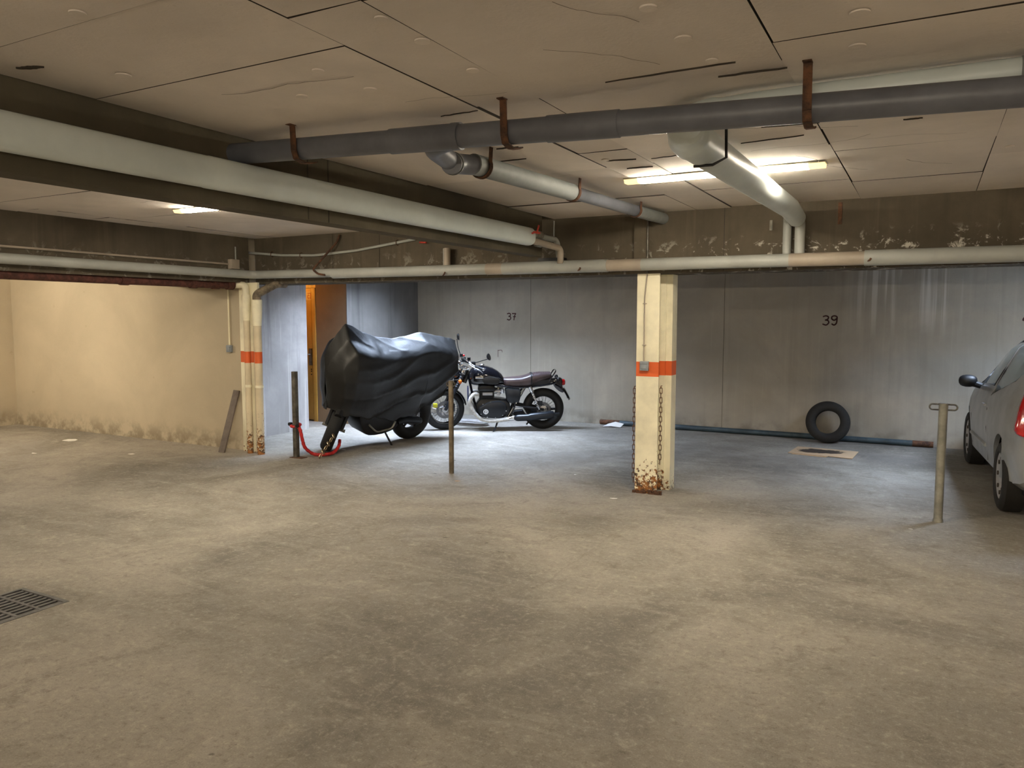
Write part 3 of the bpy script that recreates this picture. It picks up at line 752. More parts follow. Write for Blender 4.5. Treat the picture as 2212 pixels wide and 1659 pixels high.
# white jacketed pipe: along the ceiling from the right, elbow, then back to the beam
jp = empty('jacketed_pipe', (-.95, 3.4, 2.402), 'white jacketed pipe crossing under the tube light to the rear beam', 'pipe')
MB().tube([(-.03, .12, 0), (-.02, .6, 0), (.02, 2.6, -.005), (.0, 3.1, -.02)], [.088, .086, .074, .07], 28).build('jacket', 'jacket', jp)
MB().tube(catmull([(.62, -.12, .058), (.25, -.12, .055), (.05, -.09, .045), (-.02, .0, .015), (-.03, .14, 0)], 6), [.047] * 9 + [.055] * 4 + [.065] * 4 + [.08] * 4 + [.092] * 4, 28).build('elbow', 'jacket', jp)
MB().tube([(.55, -.12, .058), (6.2, -.02, .05)], .047, 24).build('jacket', 'jacket', jp)
for x in (1.2, 2.6): MB().tube([(x, -.11, .058), (x + .01, -.11, .058)], .049, 24).build('seam', 'pvc_l', jp)
MB().tube([(.09, .28, .11), (.09, .3, -.06), (.03, .29, -.09), (-.06, .29, -.09)], .007, 8).build('bracket', 'blackm', jp)
MB().tube([(-.03, .13, 0), (-.03, .14, 0)], .0895, 28).build('seam', 'slab', jp)

# ------------------------------------------------------------------ posts, board, chain lock
def ring_loop(cx, cz, L, W, r=.007, y=0):
    P = []
    for i in range(20):
        a = 2 * PI * i / 20; P.append((cx + math.cos(a) * W + (L if math.cos(a) > 0 else -L), y, cz + math.sin(a) * W))
    return P
p1 = empty('steel_post', (-6.30, 6.484, 0), 'dark square steel post holding the red chain lock', 'post')
MB().box((-.026, -.026, 0), (.026, .026, .985)).build('tube', 'darksteel', p1, bevel=.004)
MB().box((-.06, -.05, 0), (.12, .05, .006)).build('base_plate', 'rust', p1)
p2 = empty('steel_post', (-4.253, 6.575, 0), 'brown round steel post in front of the uncovered motorcycle', 'post')
MB().lathe([(.026, 0), (.026, .95), (.022, .957)], seg=20).build('tube', 'brownsteel', p2)
MB().tube(ring_loop(0, .92, .03, .02), .005, 6, closed=True).build('eyelet', 'brownsteel', p2)
p3 = empty('steel_post', (.132, 6.795, 0), 'galvanised steel post with side eyelets beside the silver car', 'post', (0, math.radians(.0), 0))
MB().lathe([(.038, 0), (.036, .02), (.032, .03), (.032, .935)], seg=22).build('tube', 'galv', p3)
MB().tube(ring_loop(0, .905, .072, .022), .0065, 8, closed=True).build('eyelet', 'darksteel', p3)
# leaning board
bd = MB().box((-.042, -.012, 0), (.042, .012, .76)); o = bd.build('wooden_board', 'wood', bevel=.003, loc=(-7.30, 6.29, .0)); o.rotation_euler = (math.radians(-17.5), math.radians(4), .1)
tag(o, 'grey board leaning against the cream wall by the column', 'board')

# cover and motorcycles ------------------------------------------------------------------
def wheel(parent, name, cx, cz, R, rt, rimr, mats=('tyre', 'gloss', 'alu'), spokes=True, steer=0., disc=0., disc_y=-.05, width=1.15, hubr=.04, treads=True):
    """tyre ring in the local x/z plane centred on (cx,0,cz)"""
    w_ = bpy.data.objects.new(name, None); C.objects.link(w_); w_.parent = parent; w_.location = (cx, 0, cz); w_.empty_display_size = .05
    prof = []
    n = 14
    for i in range(n):
        a = 2 * PI * i / n
        prof.append((R - rt + math.cos(a) * rt * (1.0 if math.cos(a) > 0 else 1.0), math.sin(a) * rt * width))
    MB().lathe(prof, (0, 0, 0), (0, 1, 0), 48, closed=True).build('tyre', mats[0], w_)
    MB().lathe([(rimr, -rt * .8), (rimr + .012, -rt * .8), (rimr + .004, 0), (rimr + .012, rt * .8), (rimr, rt * .8), (rimr - .012, 0)], (0, 0, 0), (0, 1, 0), 40, closed=True).build('rim', mats[1], w_)
    MB().lathe([(.012, -.07), (hubr, -.06), (hubr, -.045), (hubr * .6, -.03), (hubr * .6, .03), (hubr, .045), (hubr, .06), (.012, .07)], (0, 0, 0), (0, 1, 0), 20).build('hub', mats[2], w_)
    if spokes:
        m = MB(); N = 36
        for i in range(N):
            a = 2 * PI * i / N; b = a + (.45 if i % 2 else -.45); sy = .045 if (i // 2) % 2 else -.045
            m.tube([(math.cos(b) * hubr * .9, sy, math.sin(b) * hubr * .9), (math.cos(a) * rimr, sy * .1, math.sin(a) * rimr)], .0022, 4)
        o = m.build('spokes', 'chrome', w_); o['kind'] = 'stuff'
    if disc:
        m = MB()
        m.lathe([(disc * .68, -.002), (disc, -.002), (disc, .002), (disc * .68, .002)], (0, disc_y, 0), (0, 1, 0), 40, closed=True)
        for i in range(6):
            a = 2 * PI * i / 6
            P = [(math.cos(a + k * .22) * (disc * (.28 + .12 * k)), disc_y, math.sin(a + k * .22) * (disc * (.28 + .12 * k))) for k in range(5)]
            m.tube(P, .007, 5)
        m.build('brake_disc', 'disc_dark', w_)
    return w_

# --- covered motorcycle (local x to the rear, -y toward the kickstand side)
ang1 = math.atan2(.977, .215)
mb1 = empty('covered_motorcycle', (-6.27, 6.95, 0), 'dark motorcycle hidden under a black cover, leaning on its stand', 'motorcycle', (math.radians(14), 0, ang1))
fw = wheel(mb1, 'front_wheel', .06, .30, .30, .066, .215, spokes=False, disc=.13)
fw.rotation_euler = (math.radians(13), 0, math.radians(47))
for s in (-1, 1):
    MB().tube([(.0, s * .09, .0), (.1, s * .09, .38)], .027, 12).build('fork_leg', 'plastic', fw)
    MB().box((.07, s * .075 - .03, -.01), (.15, s * .075 + .03, .09)).build('brake_caliper', 'alu', fw, bevel=.008)
    MB().tube([(0, s * .05, 0), (0, s * .14, 0)], .02, 10).build('axle', 'galv', fw)
MB().tube([(math.cos(a) * .315, 0, math.sin(a) * .315) for a in [PI * .25 + i * PI * .5 / 8 for i in range(9)]], .045, 10).build('mudguard', 'plastic', fw)
rw = wheel(mb1, 'rear_wheel', 1.28, .315, .31, .075, .215, spokes=False, disc=.11)
m = MB()
for i in range(5):
    a = 2 * PI * i / 5 + .3; m.tube([(math.cos(a) * .03, 0, math.sin(a) * .03), (math.cos(a) * .215, 0, math.sin(a) * .215)], .016, 6)
m.build('spoke', 'plastic', rw)
MB().prism(smooth_poly([(.3, .5), (.36, .3), (.5, .19), (.78, .2), (.95, .3), (.9, .55), (.5, .65)], 3), -.17, .17, inset=.04).build('belly_fairing', 'plastic', mb1)
MB().tube(bend([(.42, -.2, .36), (.55, -.21, .25), (.8, -.2, .27), (.84, -.2, .36)], .05), .012, 8).build('crash_bar', 'galv', mb1)
MB().prism([(.75, .5), (.8, .3), (1.3, .27), (1.32, .34), (1.0, .5)], -.1, .1, inset=.02).build('swingarm', 'plastic', mb1)
MB().tube([(.9, -.18, .33), (.98, -.19, .36), (1.22, -.2, .33), (1.27, -.2, .325)], [.03, .05, .05, .036], 16).build('silencer', 'satin', mb1)
MB().tube(bend([(.98, -.2, .53), (1.15, -.21, .42), (1.2, -.2, .56), (1.05, -.2, .57), (1.14, -.21, .43)], .015), .008, 8).build('footpeg_bracket', 'alu', mb1)
MB().prism([(1.0, .95), (.9, .6), (1.3, .5), (1.65, .62), (1.75, .9)], -.14, .14, inset=.04).build('tail_body', 'plastic', mb1)
MB().tube([(.72, -.12, .26), (.8, -.24, .06), (.84, -.3, -.06)], .013, 8).box((.81, -.34, -.075), (.9, -.27, -.062)).build('kickstand', 'blackm', mb1)
# cover cloth, its own object draped over the bike
TOP = [(-.22, 1.2), (-.14, 1.36), (-.05, 1.48), (.03, 1.575), (.1, 1.56), (.3, 1.47), (.5, 1.41), (.75, 1.385), (.95, 1.41), (1.2, 1.45), (1.35, 1.43), (1.55, 1.40), (1.75, 1.36), (1.86, 1.33)]
HEM = [(-.22, .56), (.0, .52), (.25, .49), (.55, .43), (.85, .38), (1.1, .44), (1.35, .52), (1.6, .62), (1.75, .72), (1.86, .82)]
WID = [(-.22, .0), (-.2, .1), (-.1, .23), (.05, .29), (.3, .31), (.6, .27), (1.0, .26), (1.3, .27), (1.6, .25), (1.78, .2), (1.84, .13), (1.86, .05)]
TOPW = [(-.22, .3), (0, .36), (.12, .42), (.4, .62), (.8, .70), (1.3, .76), (1.86, .72)]
cv = MB(); NS, NV = 110, 84; rings = []
for i in range(NS + 1):
    s = -.22 + 2.08 * i / NS; tz = interp(TOP, s); hz = interp(HEM, s); W = interp(WID, s); tw = interp(TOPW, s); ring_ = []
    for j in range(NV + 1):
        v = -1 + 2 * j / NV; a = abs(v); sg = -1 if v < 0 else 1
        drop = .13 + (1 - tw) * .28
        if a < .3:
            t = a / .3; y = W * tw * t; z = tz - drop * (.58 * t ** 1.02)
        elif a < .42:
            t = (a - .3) / .12; y = W * (tw + (1 - tw) * (1 - (1 - t) ** 1.5)); z = tz - drop * (.58 + .42 * t)
        else:
            t = (a - .42) / .58; zt = tz - drop
            belly = math.sin(PI * min(1, t * 1.1)) * .03
            y = W * (1 + .05 * math.sin(t * 3)) + belly - t * .05 * (1 if s < 1.2 else 1.6); z = zt + (hz - zt) * t
        y *= sg
        # swooping folds pulled from the tail down to the front foot
        if a > .32:
            k = min(1, (a - .32) / .2)
            ar = .48 * max(0, (s - .1) / 1.75) ** 1.7
            q = (z - ar)
            n1 = noise.noise(Vector((s * 1.6, z * 1.2, sg * 3)))
            ph = q * 26 + n1 * 5.5
            amp = min(1, W / .2) * (.006 + .017 * max(0, min(1, (s + .1) / 1.2)) + .012 * max(0, 1 - abs(z - .62) / .22)) * k
            f = 1 - abs(math.sin(ph * .5)); f = f ** 2.2
            y += sg * amp * (f * 1.4 - .4)
            y += sg * min(1, W / .2) * .022 * k * noise.noise(Vector((s * 3.1, z * 3.5, 5 + sg)))
            z += .006 * noise.noise(Vector((s * 9, 7, sg)))
        else:
            z += .013 * noise.noise(Vector((s * 3, y * 7, 2))) + .008 * (1 - abs(math.sin((y * 9 + s * 4.5) * 1.6))) ** 3
        if a > .96: z += .014 * math.sin(s * 17 + sg) + .01 * math.sin(s * 31)
        sh = .11 * max(0, min(1, (1.25 - z) / .6)) * max(0, min(1, (.15 - s) / .37))
        ring_.append(Vector((s + sh + .012 * noise.noise(Vector((z * 3, y * 4, s))), y, z)))
    rings.append(ring_)
vs_ = [p for r in rings for p in r]; n_ = NV + 1; fs_ = []
for i in range(NS):
    for j in range(NV): fs_.append((i * n_ + j, i * n_ + j + 1, (i + 1) * n_ + j + 1, (i + 1) * n_ + j))
cv.add(vs_, fs_)
# inner layer for thickness
co_ = cv.build('motorcycle_cover', 'cover', angle=60)
md = co_.modifiers.new('thick', 'SOLIDIFY'); md.thickness = .003; md.offset = -1
sb = co_.modifiers.new('sub', 'SUBSURF'); sb.levels = 1; sb.render_levels = 1
co_.location = mb1.location; co_.rotation_euler = mb1.rotation_euler
tag(co_, 'black fabric cover draped over the left motorcycle, shiny on top', 'cover')

# --- red chain lock
lk = empty('chain_lock', (-6.27, 6.46, 0), 'chain lock in a red fabric sleeve from the square post to the wheel', 'lock')
P = catmull([(.05, -.03, .38), (.078, -.02, .33), (.088, 0, .22), (.09, .04, .12), (.115, .13, .04), (.17, .19, .022), (.225, .25, .022), (.25, .34, .035), (.235, .44, .09), (.2, .50, .15)], 7)
MB().tube(P, [.019 + .002 * math.sin(i * 1.9) for i in range(len(P))], 12).build('sleeve', 'redtube', lk)
m = MB()
ringp = [(-.03 + math.cos(a) * .052, .024 + math.sin(a) * .052, .37 + .01 * math.sin(a)) for a in [2 * PI * i / 16 for i in range(16)]]
m.tube(ringp, .016, 8, closed=True).build('sleeve_loop', 'redtube', lk)
MB().tube([(-.09, .02, .385), (-.09, -.02, .385)], .02, 8).tube([(.05, -.05, .375), (.075, -.06, .38)], .022, 8).build('lock_body', 'blackm', lk)
for i in range(6):
    o = link_mesh(.03, .013, .005).build('link', 'chain', lk) if i == 0 else o0.copy()
    if i == 0: o0 = o
    else: C.objects.link(o)
    o.location = (.27 + i * .008, .09 + i * .036, .03 + i * .042); o.rotation_euler = (-.6, .2, (i % 2) * 1.5)

# --- classic motorcycle, traced in its own frame (x to the rear, -y near side)
mc = empty('motorcycle', (-6.03, 9.11, 0), 'black classic motorcycle with brown seat and wrapped exhaust, rear wall behind it', 'motorcycle', (math.radians(4), 0, math.atan2(.53, .848)))
def P(name, mb, mat, par=None, **kw): return mb.build(name, mat, par or mc, **kw)
fa = wheel(mc, 'front_wheel', .015, .298, .296, .047, .2, disc=.125, disc_y=-.055); fa.rotation_euler = (0, 0, math.radians(14))
ra = wheel(mc, 'rear_wheel', 1.43, .298, .298, .062, .2, disc=.1, disc_y=-.055, hubr=.05)
P('axle', MB().tube([(0, -.1, 0), (0, .1, 0)], .012, 10), 'galv', fa)
# front mudguard
def arc_guard(cx, cz, R, a0, a1, wd, th=.004, n=18, flare=0):
    m = MB(); rings = []
    for i in range(n + 1):
        a = math.radians(a0 + (a1 - a0) * i / n); r = []
        prof = [(-wd, -.016), (-wd * .75, 0), (-wd * .3, .012), (wd * .3, .012), (wd * .75, 0), (wd, -.016)]
        pts = [(y, R + dr) for y, dr in prof] + [(y, R + dr - th) for y, dr in reversed(prof)]
        for y, rr in pts: r.append(Vector((cx + math.cos(a) * rr, y, cz + math.sin(a) * rr)))
        rings.append(r)
    return m.loft(rings)
P('front_mudguard', arc_guard(0, 0, .32, 10, 165, .062), 'gloss', fa)
P('disc_lock', MB().box((-.17, -.085, .04), (-.11, -.04, .1)), 'yellow', fa, bevel=.01)
P('brake_caliper', MB().box((.07, -.09, -.03), (.14, -.04, .09)), 'satin', fa, bevel=.012)
for s in (-1, 1):
    P('fork_leg', MB().tube([(0, s * .085, 0), (.19, s * .085, .36), (.26, s * .085, .5)], [.024, .026, .024], 14), 'satin', fa)
    P('fork_gaiter', MB().tube([(.16 + i * .007, s * .085, .31 + i * .0135) for i in range(14)], [.034 if i % 2 else .028 for i in range(14)], 14), 'plastic', fa)
    P('fork_tube', MB().tube([(.25, s * .085, .49), (.31, s * .085, .61)], .022, 12), 'chrome', fa)
P('triple_clamp', MB().prism(smooth_poly([(-.03, -.11), (.06, -.11), (.06, .11), (-.03, .11)], 3), .565, .6, f=lambda a, b, h: (a + .28, b, h), inset=.008), 'chrome', fa)
# headlight, instruments and front indicators
hl = P('headlight', MB().lathe([(.02, -.09), (.06, -.08), (.082, -.03), (.086, .02), (.088, .03)], (.165, 0, .49), (-1, 0, .08), 24), 'gloss', fa)
P('headlight_rim', MB().lathe([(.088, .0), (.093, .008), (.088, .018), (.08, .02)], (.135, 0, .492), (-1, 0, .08), 24), 'chrome', fa)
P('headlight_lens', MB().lathe([(.082, .0), (.07, .012), (.03, .02), (.001, .022)], (.12, 0, .494), (-1, 0, .08), 24), 'whitelens', fa)
for s in (-1, 1):
    g = P('gauge', MB().lathe([(.02, -.03), (.04, -.015), (.043, .02), (.04, .025)], (.22, s * .055, .66), (.35, 0, 1), 20), 'chrome', fa)
    P('dial', MB().lathe([(.038, 0), (.038, .004)], (.2285, s * .055, .6845), (.35, 0, 1), 20), 'blackm', g)
    st_ = P('indicator_stalk', MB().tube([(.2, s * .07, .41), (.2, s * .13, .41)], .008, 8), 'blackm', fa)
    P('indicator', MB().ball((.2, s * .155, .41), .032, 14, (.8, 1, 1)), 'amber', fa)
    P('speedo_cable', MB().tube(catmull([(.22, s * .04, .64), (.1, s * .06, .62), (.08, s * .07, .45), (.2, s * .08, .3)], 6), .005, 6), 'blackm', fa)
# handlebar with controls (steered with the fork)
hb = catmull([(.47, -.37, .60), (.36, -.31, .645), (.30, -.2, .70), (.28, -.08, .72), (.28, .08, .72), (.30, .2, .70), (.36, .31, .645), (.47, .37, .60)], 6)
P('handlebar', MB().tube(hb, .011, 10), 'chrome', fa)
for s in (-1, 1):
    P('grip', MB().tube([(.47, s * .37, .60), (.375, s * .32, .64)], .018, 12), 'plastic', fa)
    P('bar_end', MB().ball((.478, s * .375, .597), .02, 10), 'chrome', fa)
    P('switchgear', MB().box((.33, s * .27 - .025, .63), (.39, s * .27 + .025, .70)), 'satin', fa, bevel=.01)
    P('lever', MB().tube(catmull([(.30, s * .27, .67), (.31, s * .32, .655), (.36, s * .38, .62), (.43, s * .42, .58), (.45, s * .42, .555)], 5), [.006] * 10 + [.005] * 11, 8), 'alu', fa)
    P('reservoir', MB().lathe([(.022, 0), (.024, .01), (.024, .04), (.026, .045)], (.31, s * .22, .71), (0, 0, 1), 16), 'blackm', fa)
    if s < 0: a, b, c = (.34, -.29, .68), (.40, -.34, .70), (.545, -.33, .735)
    else: a, b, c = (.33, .29, .69), (.29, .33, .84), (.28, .35, .96)
    st_ = P('mirror_stem', MB().tube([a, b, c], .0055, 8), 'blackm', fa)
    d = Vector((.35, -.05, .28)) if s < 0 else Vector((.6, .1, .0))
    P('mirror', MB().lathe([(.008, -.022), (.035, -.016), (.049, 0), (.05, .008), (.046, .012)], Vector(c) + Vector((.02, 0, .03)), (.78, -.6, .3) if s < 0 else (.9, -.35, .1), 20), 'blackm', fa)
P('brake_switch', MB().ball((.36, .27, .725), .018, 10), 'redlens', fa)
# frame
for s in (-1, 1):
    fr = MB()
    fr.tube(catmull([(.36, s * .03, .8), (.4, s * .06, .6), (.46, s * .12, .35), (.52, s * .12, .2), (.7, s * .12, .155), (.95, s * .12, .17)], 5), .016, 8)
    fr.tube(catmull([(.4, s * .05, .78), (.7, s * .09, .66), (1.1, s * .11, .62), (1.5, s * .1, .66), (1.6, s * .08, .69)], 5), .014, 8)
    fr.tube([(1.16, s * .11, .62), (.92, s * .12, .2)], .015, 8)
    fr.tube([(.95, s * .12, .18), (1.02, s * .12, .38), (.95, s * .11, .6)], .018, 8)
    P('frame_tube', fr, 'gloss')
P('head_stock', MB().tube([(.3, 0, .68), (.37, 0, .85)], .035, 14), 'gloss')
P('radiator_guard', MB().box((.345, -.09, .42), (.365, .09, .62)), 'blue', bevel=.004)
# tank, lofted
TK = [(.36, .80, .70, .045), (.39, .865, .665, .085), (.44, .905, .645, .125), (.52, .925, .635, .145), (.62, .915, .635, .145), (.7, .89, .64, .13), (.77, .85, .645, .11), (.83, .80, .645, .09), (.865, .745, .65, .07)]
rings = []
for x, zt, zb, w_ in TK:
    r = []
    for k in range(24):
        a = 2 * PI * k / 24; ca, sa = math.cos(a), math.sin(a)
        zz = (zt + zb) / 2 + (zt - zb) / 2 * math.copysign(abs(sa) ** .8, sa); ww = w_ * math.copysign(abs(ca) ** .7, ca) * (1 - .22 * max(0, sa))
        r.append(Vector((x, ww, zz)))
    rings.append(r)
tk = P('fuel_tank', MB().loft(rings), 'gloss')
P('filler_cap', MB().lathe([(.034, 0), (.034, .012), (.026, .018)], (.56, 0, .925), (0, 0, 1), 20), 'chrome', tk)
for s in (-1, 1):
    P('knee_pad', MB().prism(smooth_poly([(.6, .78), (.76, .77), (.8, .72), (.76, .67), (.6, .68), (.56, .73)], 3), s * .128, s * .146, inset=.006), 'plastic', tk)
    P('tank_emblem', MB().box((.46, s * .146 - .003, .755), (.57, s * .146 + .003, .785)), 'chrome', tk, bevel=.002)
# seat
ST = [(.86, .745, .635, .07), (.9, .75, .628, .1), (1.0, .758, .62, .12), (1.1, .765, .62, .125), (1.18, .785, .622, .125), (1.24, .81, .63, .122), (1.25, .812, .63, .122)]
ST2 = []
for i in range(9):
    x = 1.25 + i * .032
    ST2 += [(x, .808 + .004 * min(i, 4) - .0, .64 + i * .012, .119 - i * .003), (x + .016, .82 + .003 * min(i, 3), .645 + i * .012, .122 - i * .003)]
ST2 += [(1.54, .795, .755, .08)]
def seat_rings(T):
    out = []
    for x, zt, zb, w_ in T:
        r = []
        for k in range(24):
            a = 2 * PI * k / 24; ca, sa = math.cos(a), math.sin(a)
            r.append(Vector((x, w_ * math.copysign(abs(ca) ** .6, ca), (zt + zb) / 2 + (zt - zb) / 2 * math.copysign(abs(sa) ** .7, sa))))
        out.append(r)
    return out
se = P('seat', MB().loft(seat_rings(ST + ST2)), 'seat', angle=60)
P('seat_strap', MB().loft(seat_rings([(1.238, .818, .622, .128), (1.26, .82, .625, .127)])), 'plastic', se)
P('seat_base', MB().prism([(.88, .64), (.9, .61), (1.5, .66), (1.58, .72), (1.53, .74)], -.1, .1, inset=.01), 'plastic')
P('grab_rail', MB().tube(catmull([(1.5, -.1, .7), (1.56, -.11, .80), (1.59, -.1, .845), (1.6, 0, .855), (1.59, .1, .845), (1.56, .11, .8), (1.5, .1, .7)], 5), .009, 8), 'gloss')
P('rear_mudguard', arc_guard(1.43, .298, .40, 20, 66, .075), 'gloss')
P('tail_unit', MB().prism(smooth_poly([(1.55, .72), (1.62, .745), (1.69, .735), (1.70, .62), (1.72, .535), (1.66, .545), (1.58, .62)], 3), -.055, .055, inset=.02), 'gloss')
tl = P('tail_light', MB().lathe([(.045, 0), (.046, .02), (.04, .045), (.02, .055), (.001, .057)], (1.69, 0, .675), (1, 0, .1), 20), 'redlens')
P('number_plate', MB().add([(1.725, -.1, .6), (1.725, .1, .6), (1.80, .1, .46), (1.80, -.1, .46), (1.73, -.1, .603), (1.73, .1, .603), (1.805, .1, .463), (1.805, -.1, .463)], [(0, 1, 2, 3), (7, 6, 5, 4), (0, 4, 5, 1), (1, 5, 6, 2), (2, 6, 7, 3), (3, 7, 4, 0)]), 'galv')
for s in (-1, 1):
    P('rear_indicator_stalk', MB().tube([(1.63, s * .05, .74), (1.63, s * .12, .74)], .007, 6), 'blackm')
    P('rear_indicator', MB().ball((1.63, s * .145, .74), .027, 12), 'blackm')
    # shock
    sh = P('shock_absorber', MB().tube([(1.25, s * .15, .58), (1.36, s * .15, .31)], .015, 10), 'chrome')
    P('shock_cap', MB().tube([(1.225, s * .15, .635), (1.255, s * .15, .565)], .026, 14), 'chrome', sh)
    hel = []
    for i in range(90):
        t = i / 89; a = t * 2 * PI * 9; c_ = Vector((1.255, s * .15, .565)).lerp(Vector((1.345, s * .15, .345)), t)
        hel.append(c_ + Vector((math.cos(a) * .024, math.sin(a) * .024, 0)))
    P('spring', MB().tube(hel, .005, 5), 'chrome', sh)
    P('swingarm', MB().tube([(.98, s * .1, .36), (1.43, s * .09, .298)], [.022, .018], 10), 'plastic')
    P('side_panel', MB().prism(smooth_poly([(.89, .60), (1.0, .605), (1.09, .59), (1.1, .5), (1.06, .41), (.95, .4), (.9, .46)], 3), s * .09, s * .135, inset=.015), 'satin')
    P('footpeg', MB().tube([(1.0, s * .13, .33), (1.0, s * .2, .33)], .013, 8), 'plastic')
    P('exhaust_hanger', MB().tube([(1.02, s * .17, .36), (1.12, s * .17, .34), (1.19, s * .18, .23)], .01, 8), 'alu')
    # exhaust
    ex = P('header_pipe', MB().tube(catmull([(.5, s * .1, .52), (.44, s * .13, .53), (.395, s * .15, .48), (.38, s * .16, .41), (.42, s * .165, .31), (.49, s * .165, .22), (.56, s * .165, .17), (.7, s * .17, .155), (.85, s * .175, .17), (.98, s * .18, .19)], 5), .026, 14), 'wrap')
    pts = catmull([(.44, s * .13, .53), (.395, s * .15, .48), (.38, s * .16, .41), (.42, s * .165, .31), (.49, s * .165, .22), (.56, s * .165, .17)], 5)
    mm = MB()
    for k in range(1, len(pts) - 1, 1):
        t = (pts[k + 1] - pts[k - 1]).normalized() * .007; mm.tube([pts[k] - t, pts[k] + t * .2], [.0285, .0265], 12)
    P('pipe_wrap', mm, 'wrap', ex)
    P('pipe_clamp', MB().tube([(.93, s * .178, .185), (1.0, s * .18, .195)], .032, 14), 'chrome', ex)
    P('silencer', MB().tube([(1.0, s * .18, .195), (1.03, s * .18, .197), (1.06, s * .185, .2), (1.2, s * .19, .205), (1.24, s * .19, .215), (1.52, s * .2, .245), (1.56, s * .2, .25), (1.57, s * .2, .25), (1.64, s * .2, .255)], [.02, .042, .048, .05, .054, .055, .045, .02, .018], 20), 'satin')
# engine
en = P('crankcase', MB().prism(smooth_poly([(.47, .36), (.5, .23), (.62, .19), (.86, .19), (.95, .3), (.92, .42), (.75, .46), (.55, .46)], 3), -.13, .13, inset=.02), 'blackm')
P('clutch_cover', MB().prism(smooth_poly([(.5, .33), (.53, .24), (.6, .205), (.75, .195), (.85, .23), (.9, .33), (.86, .41), (.78, .44), (.65, .425), (.56, .38)], 4), -.13, -.185, inset=.022), 'satin', en)
P('clutch_cover', MB().prism(smooth_poly([(.5, .33), (.53, .24), (.6, .205), (.75, .195), (.85, .23), (.9, .33), (.86, .41), (.78, .44), (.65, .425), (.56, .38)], 4), .13, .185, inset=.022), 'satin', en)
P('engine_badge', MB().lathe([(.027, 0), (.036, 0), (.036, .005), (.027, .005)], (.604, -.183, .29), (0, -1, 0), 24, closed=True).box((.599, -.19, .255), (.609, -.184, .325)), 'chrome', en)
P('engine_badge_disc', MB().lathe([(.028, 0), (.028, .003)], (.604, -.183, .29), (0, -1, 0), 24), 'alu', en)
for i in range(9):
    a = -2.6 + i * .62
    P('case_bolt', MB().lathe([(.006, 0), (.006, .006)], (.7 + math.cos(a) * .19, -.176, .315 + math.sin(a) * .115), (0, -1, 0), 8), 'chrome', en)
cy = P('cylinder_block', MB().box((.53, -.12, .44), (.71, .12, .63)), 'blackm', bevel=.01)
for i in range(7):
    P('cooling_fin', MB().box((.515, -.135, .462 + i * .016), (.725, .135, .467 + i * .016)), 'blackm', cy, smooth=False)
P('cylinder_head', MB().prism(smooth_poly([(.51, .57), (.53, .65), (.71, .65), (.73, .57)], 3), -.13, .13, inset=.02), 'blackm')
P('head_plate', MB().box((.56, -.142, .515), (.7, -.13, .555)), 'alu', bevel=.004)
for s in (-1, 1):
    P('carburettor', MB().tube([(.73, s * .07, .56), (.86, s * .08, .565)], .033, 14).tube([(.785, s * .08, .53), (.785, s * .13, .53)], .026, 14), 'alu')
    P('carburettor_cap', MB().lathe([(.027, 0), (.03, .01), (.03, .055), (.022, .06)], (.838, s * .1, .54), (0, 0, 1), 16), 'chrome')
    P('carburettor_top', MB().tube([(.785, s * .08, .57), (.785, s * .08, .62)], .014, 10), 'galv')
P('battery_box', MB().box((.9, -.09, .4), (1.08, .09, .62)), 'plastic', bevel=.01)
P('side_stand', MB().tube([(.77, -.12, .16), (.74, -.2, .06), (.705, -.26, .017)], .011, 8).box((.67, -.30, .003), (.73, -.23, .016)), 'blackm')
P('stand_spring', MB().tube([(.8, -.13, .18), (.755, -.17, .09)], .008, 6), 'galv')
P('centre_stand', MB().tube([(1.2, -.1, .2), (1.22, -.13, .14), (1.18, -.16, .1)], .012, 8), 'blackm')
P('rear_brake_caliper', MB().box((1.33, -.09, .35), (1.41, -.05, .42)), 'satin', bevel=.01)
# coiled cable on the floor behind the engine
m = MB()
for r_, dz in ((.2, .01), (.185, .03), (.21, .045)):
    m.tube([(math.cos(a) * r_ * 1.25, math.sin(a) * r_ * .8, dz + .004 * math.sin(a * 3)) for a in [2 * PI * i / 40 for i in range(40)]], .013, 8, closed=True)
tag(m.build('coiled_hose', 'conduit_grey', loc=(-5.92, 9.72, .004)), 'coiled grey hose on the floor behind the black classic motorcycle', 'hose')

# ------------------------------------------------------------------ loose wheel tyre, floor pipe, cardboard
def car_tyre(name, loc, R, ri, wd, rot, label, mat):
    hw = wd / 2
    prof = [(ri, -hw * .75), (ri + .02, -hw * .95), ((R + ri) / 2, -hw * 1.05), (R - .02, -hw * .92), (R, -hw * .72), (R, -hw * .3), (R - .006, -hw * .28), (R - .006, -hw * .2), (R, -hw * .18), (R, hw * .18), (R - .006, hw * .2), (R - .006, hw * .28), (R, hw * .3), (R, hw * .72), (R - .02, hw * .92), ((R + ri) / 2, hw * 1.05), (ri + .02, hw * .95), (ri, hw * .75), (ri + .015, hw * .6), (R - .03, hw * .6), (R - .022, 0), (R - .03, -hw * .6), (ri + .015, -hw * .6)]
    o = MB().lathe(prof, (0, 0, 0), (0, 1, 0), 56, closed=True).build(name, mat, loc=loc); o.rotation_euler = rot
    return tag(o, label, 'tyre')
car_tyre('loose_tyre', (-1.075, 10.55, .262), .262, .15, .16, (math.radians(-12), 0, 0), 'loose worn tyre leaning on the rear wall under number 39', 'tyre_dusty')
fp = empty('floor_pipe', (-4.25, 10.66, .04), 'blue-grey pipe lying on the floor along the rear wall', 'pipe')
MB().tube([(.0, 0.03, 0), (4.36, 0.01, 0)], .036, 16).build('tube', 'bluepipe', fp)
MB().tube([(4.14, .011, 0), (4.37, .01, 0)], .037, 16).build('rusty_end', 'rust', fp); MB().tube([(-.01, .03, 0), (.3, .029, 0)], .037, 16).build('rusty_end', 'rust', fp)
bpy.data.objects['loose_tyre'].location.y = 10.50
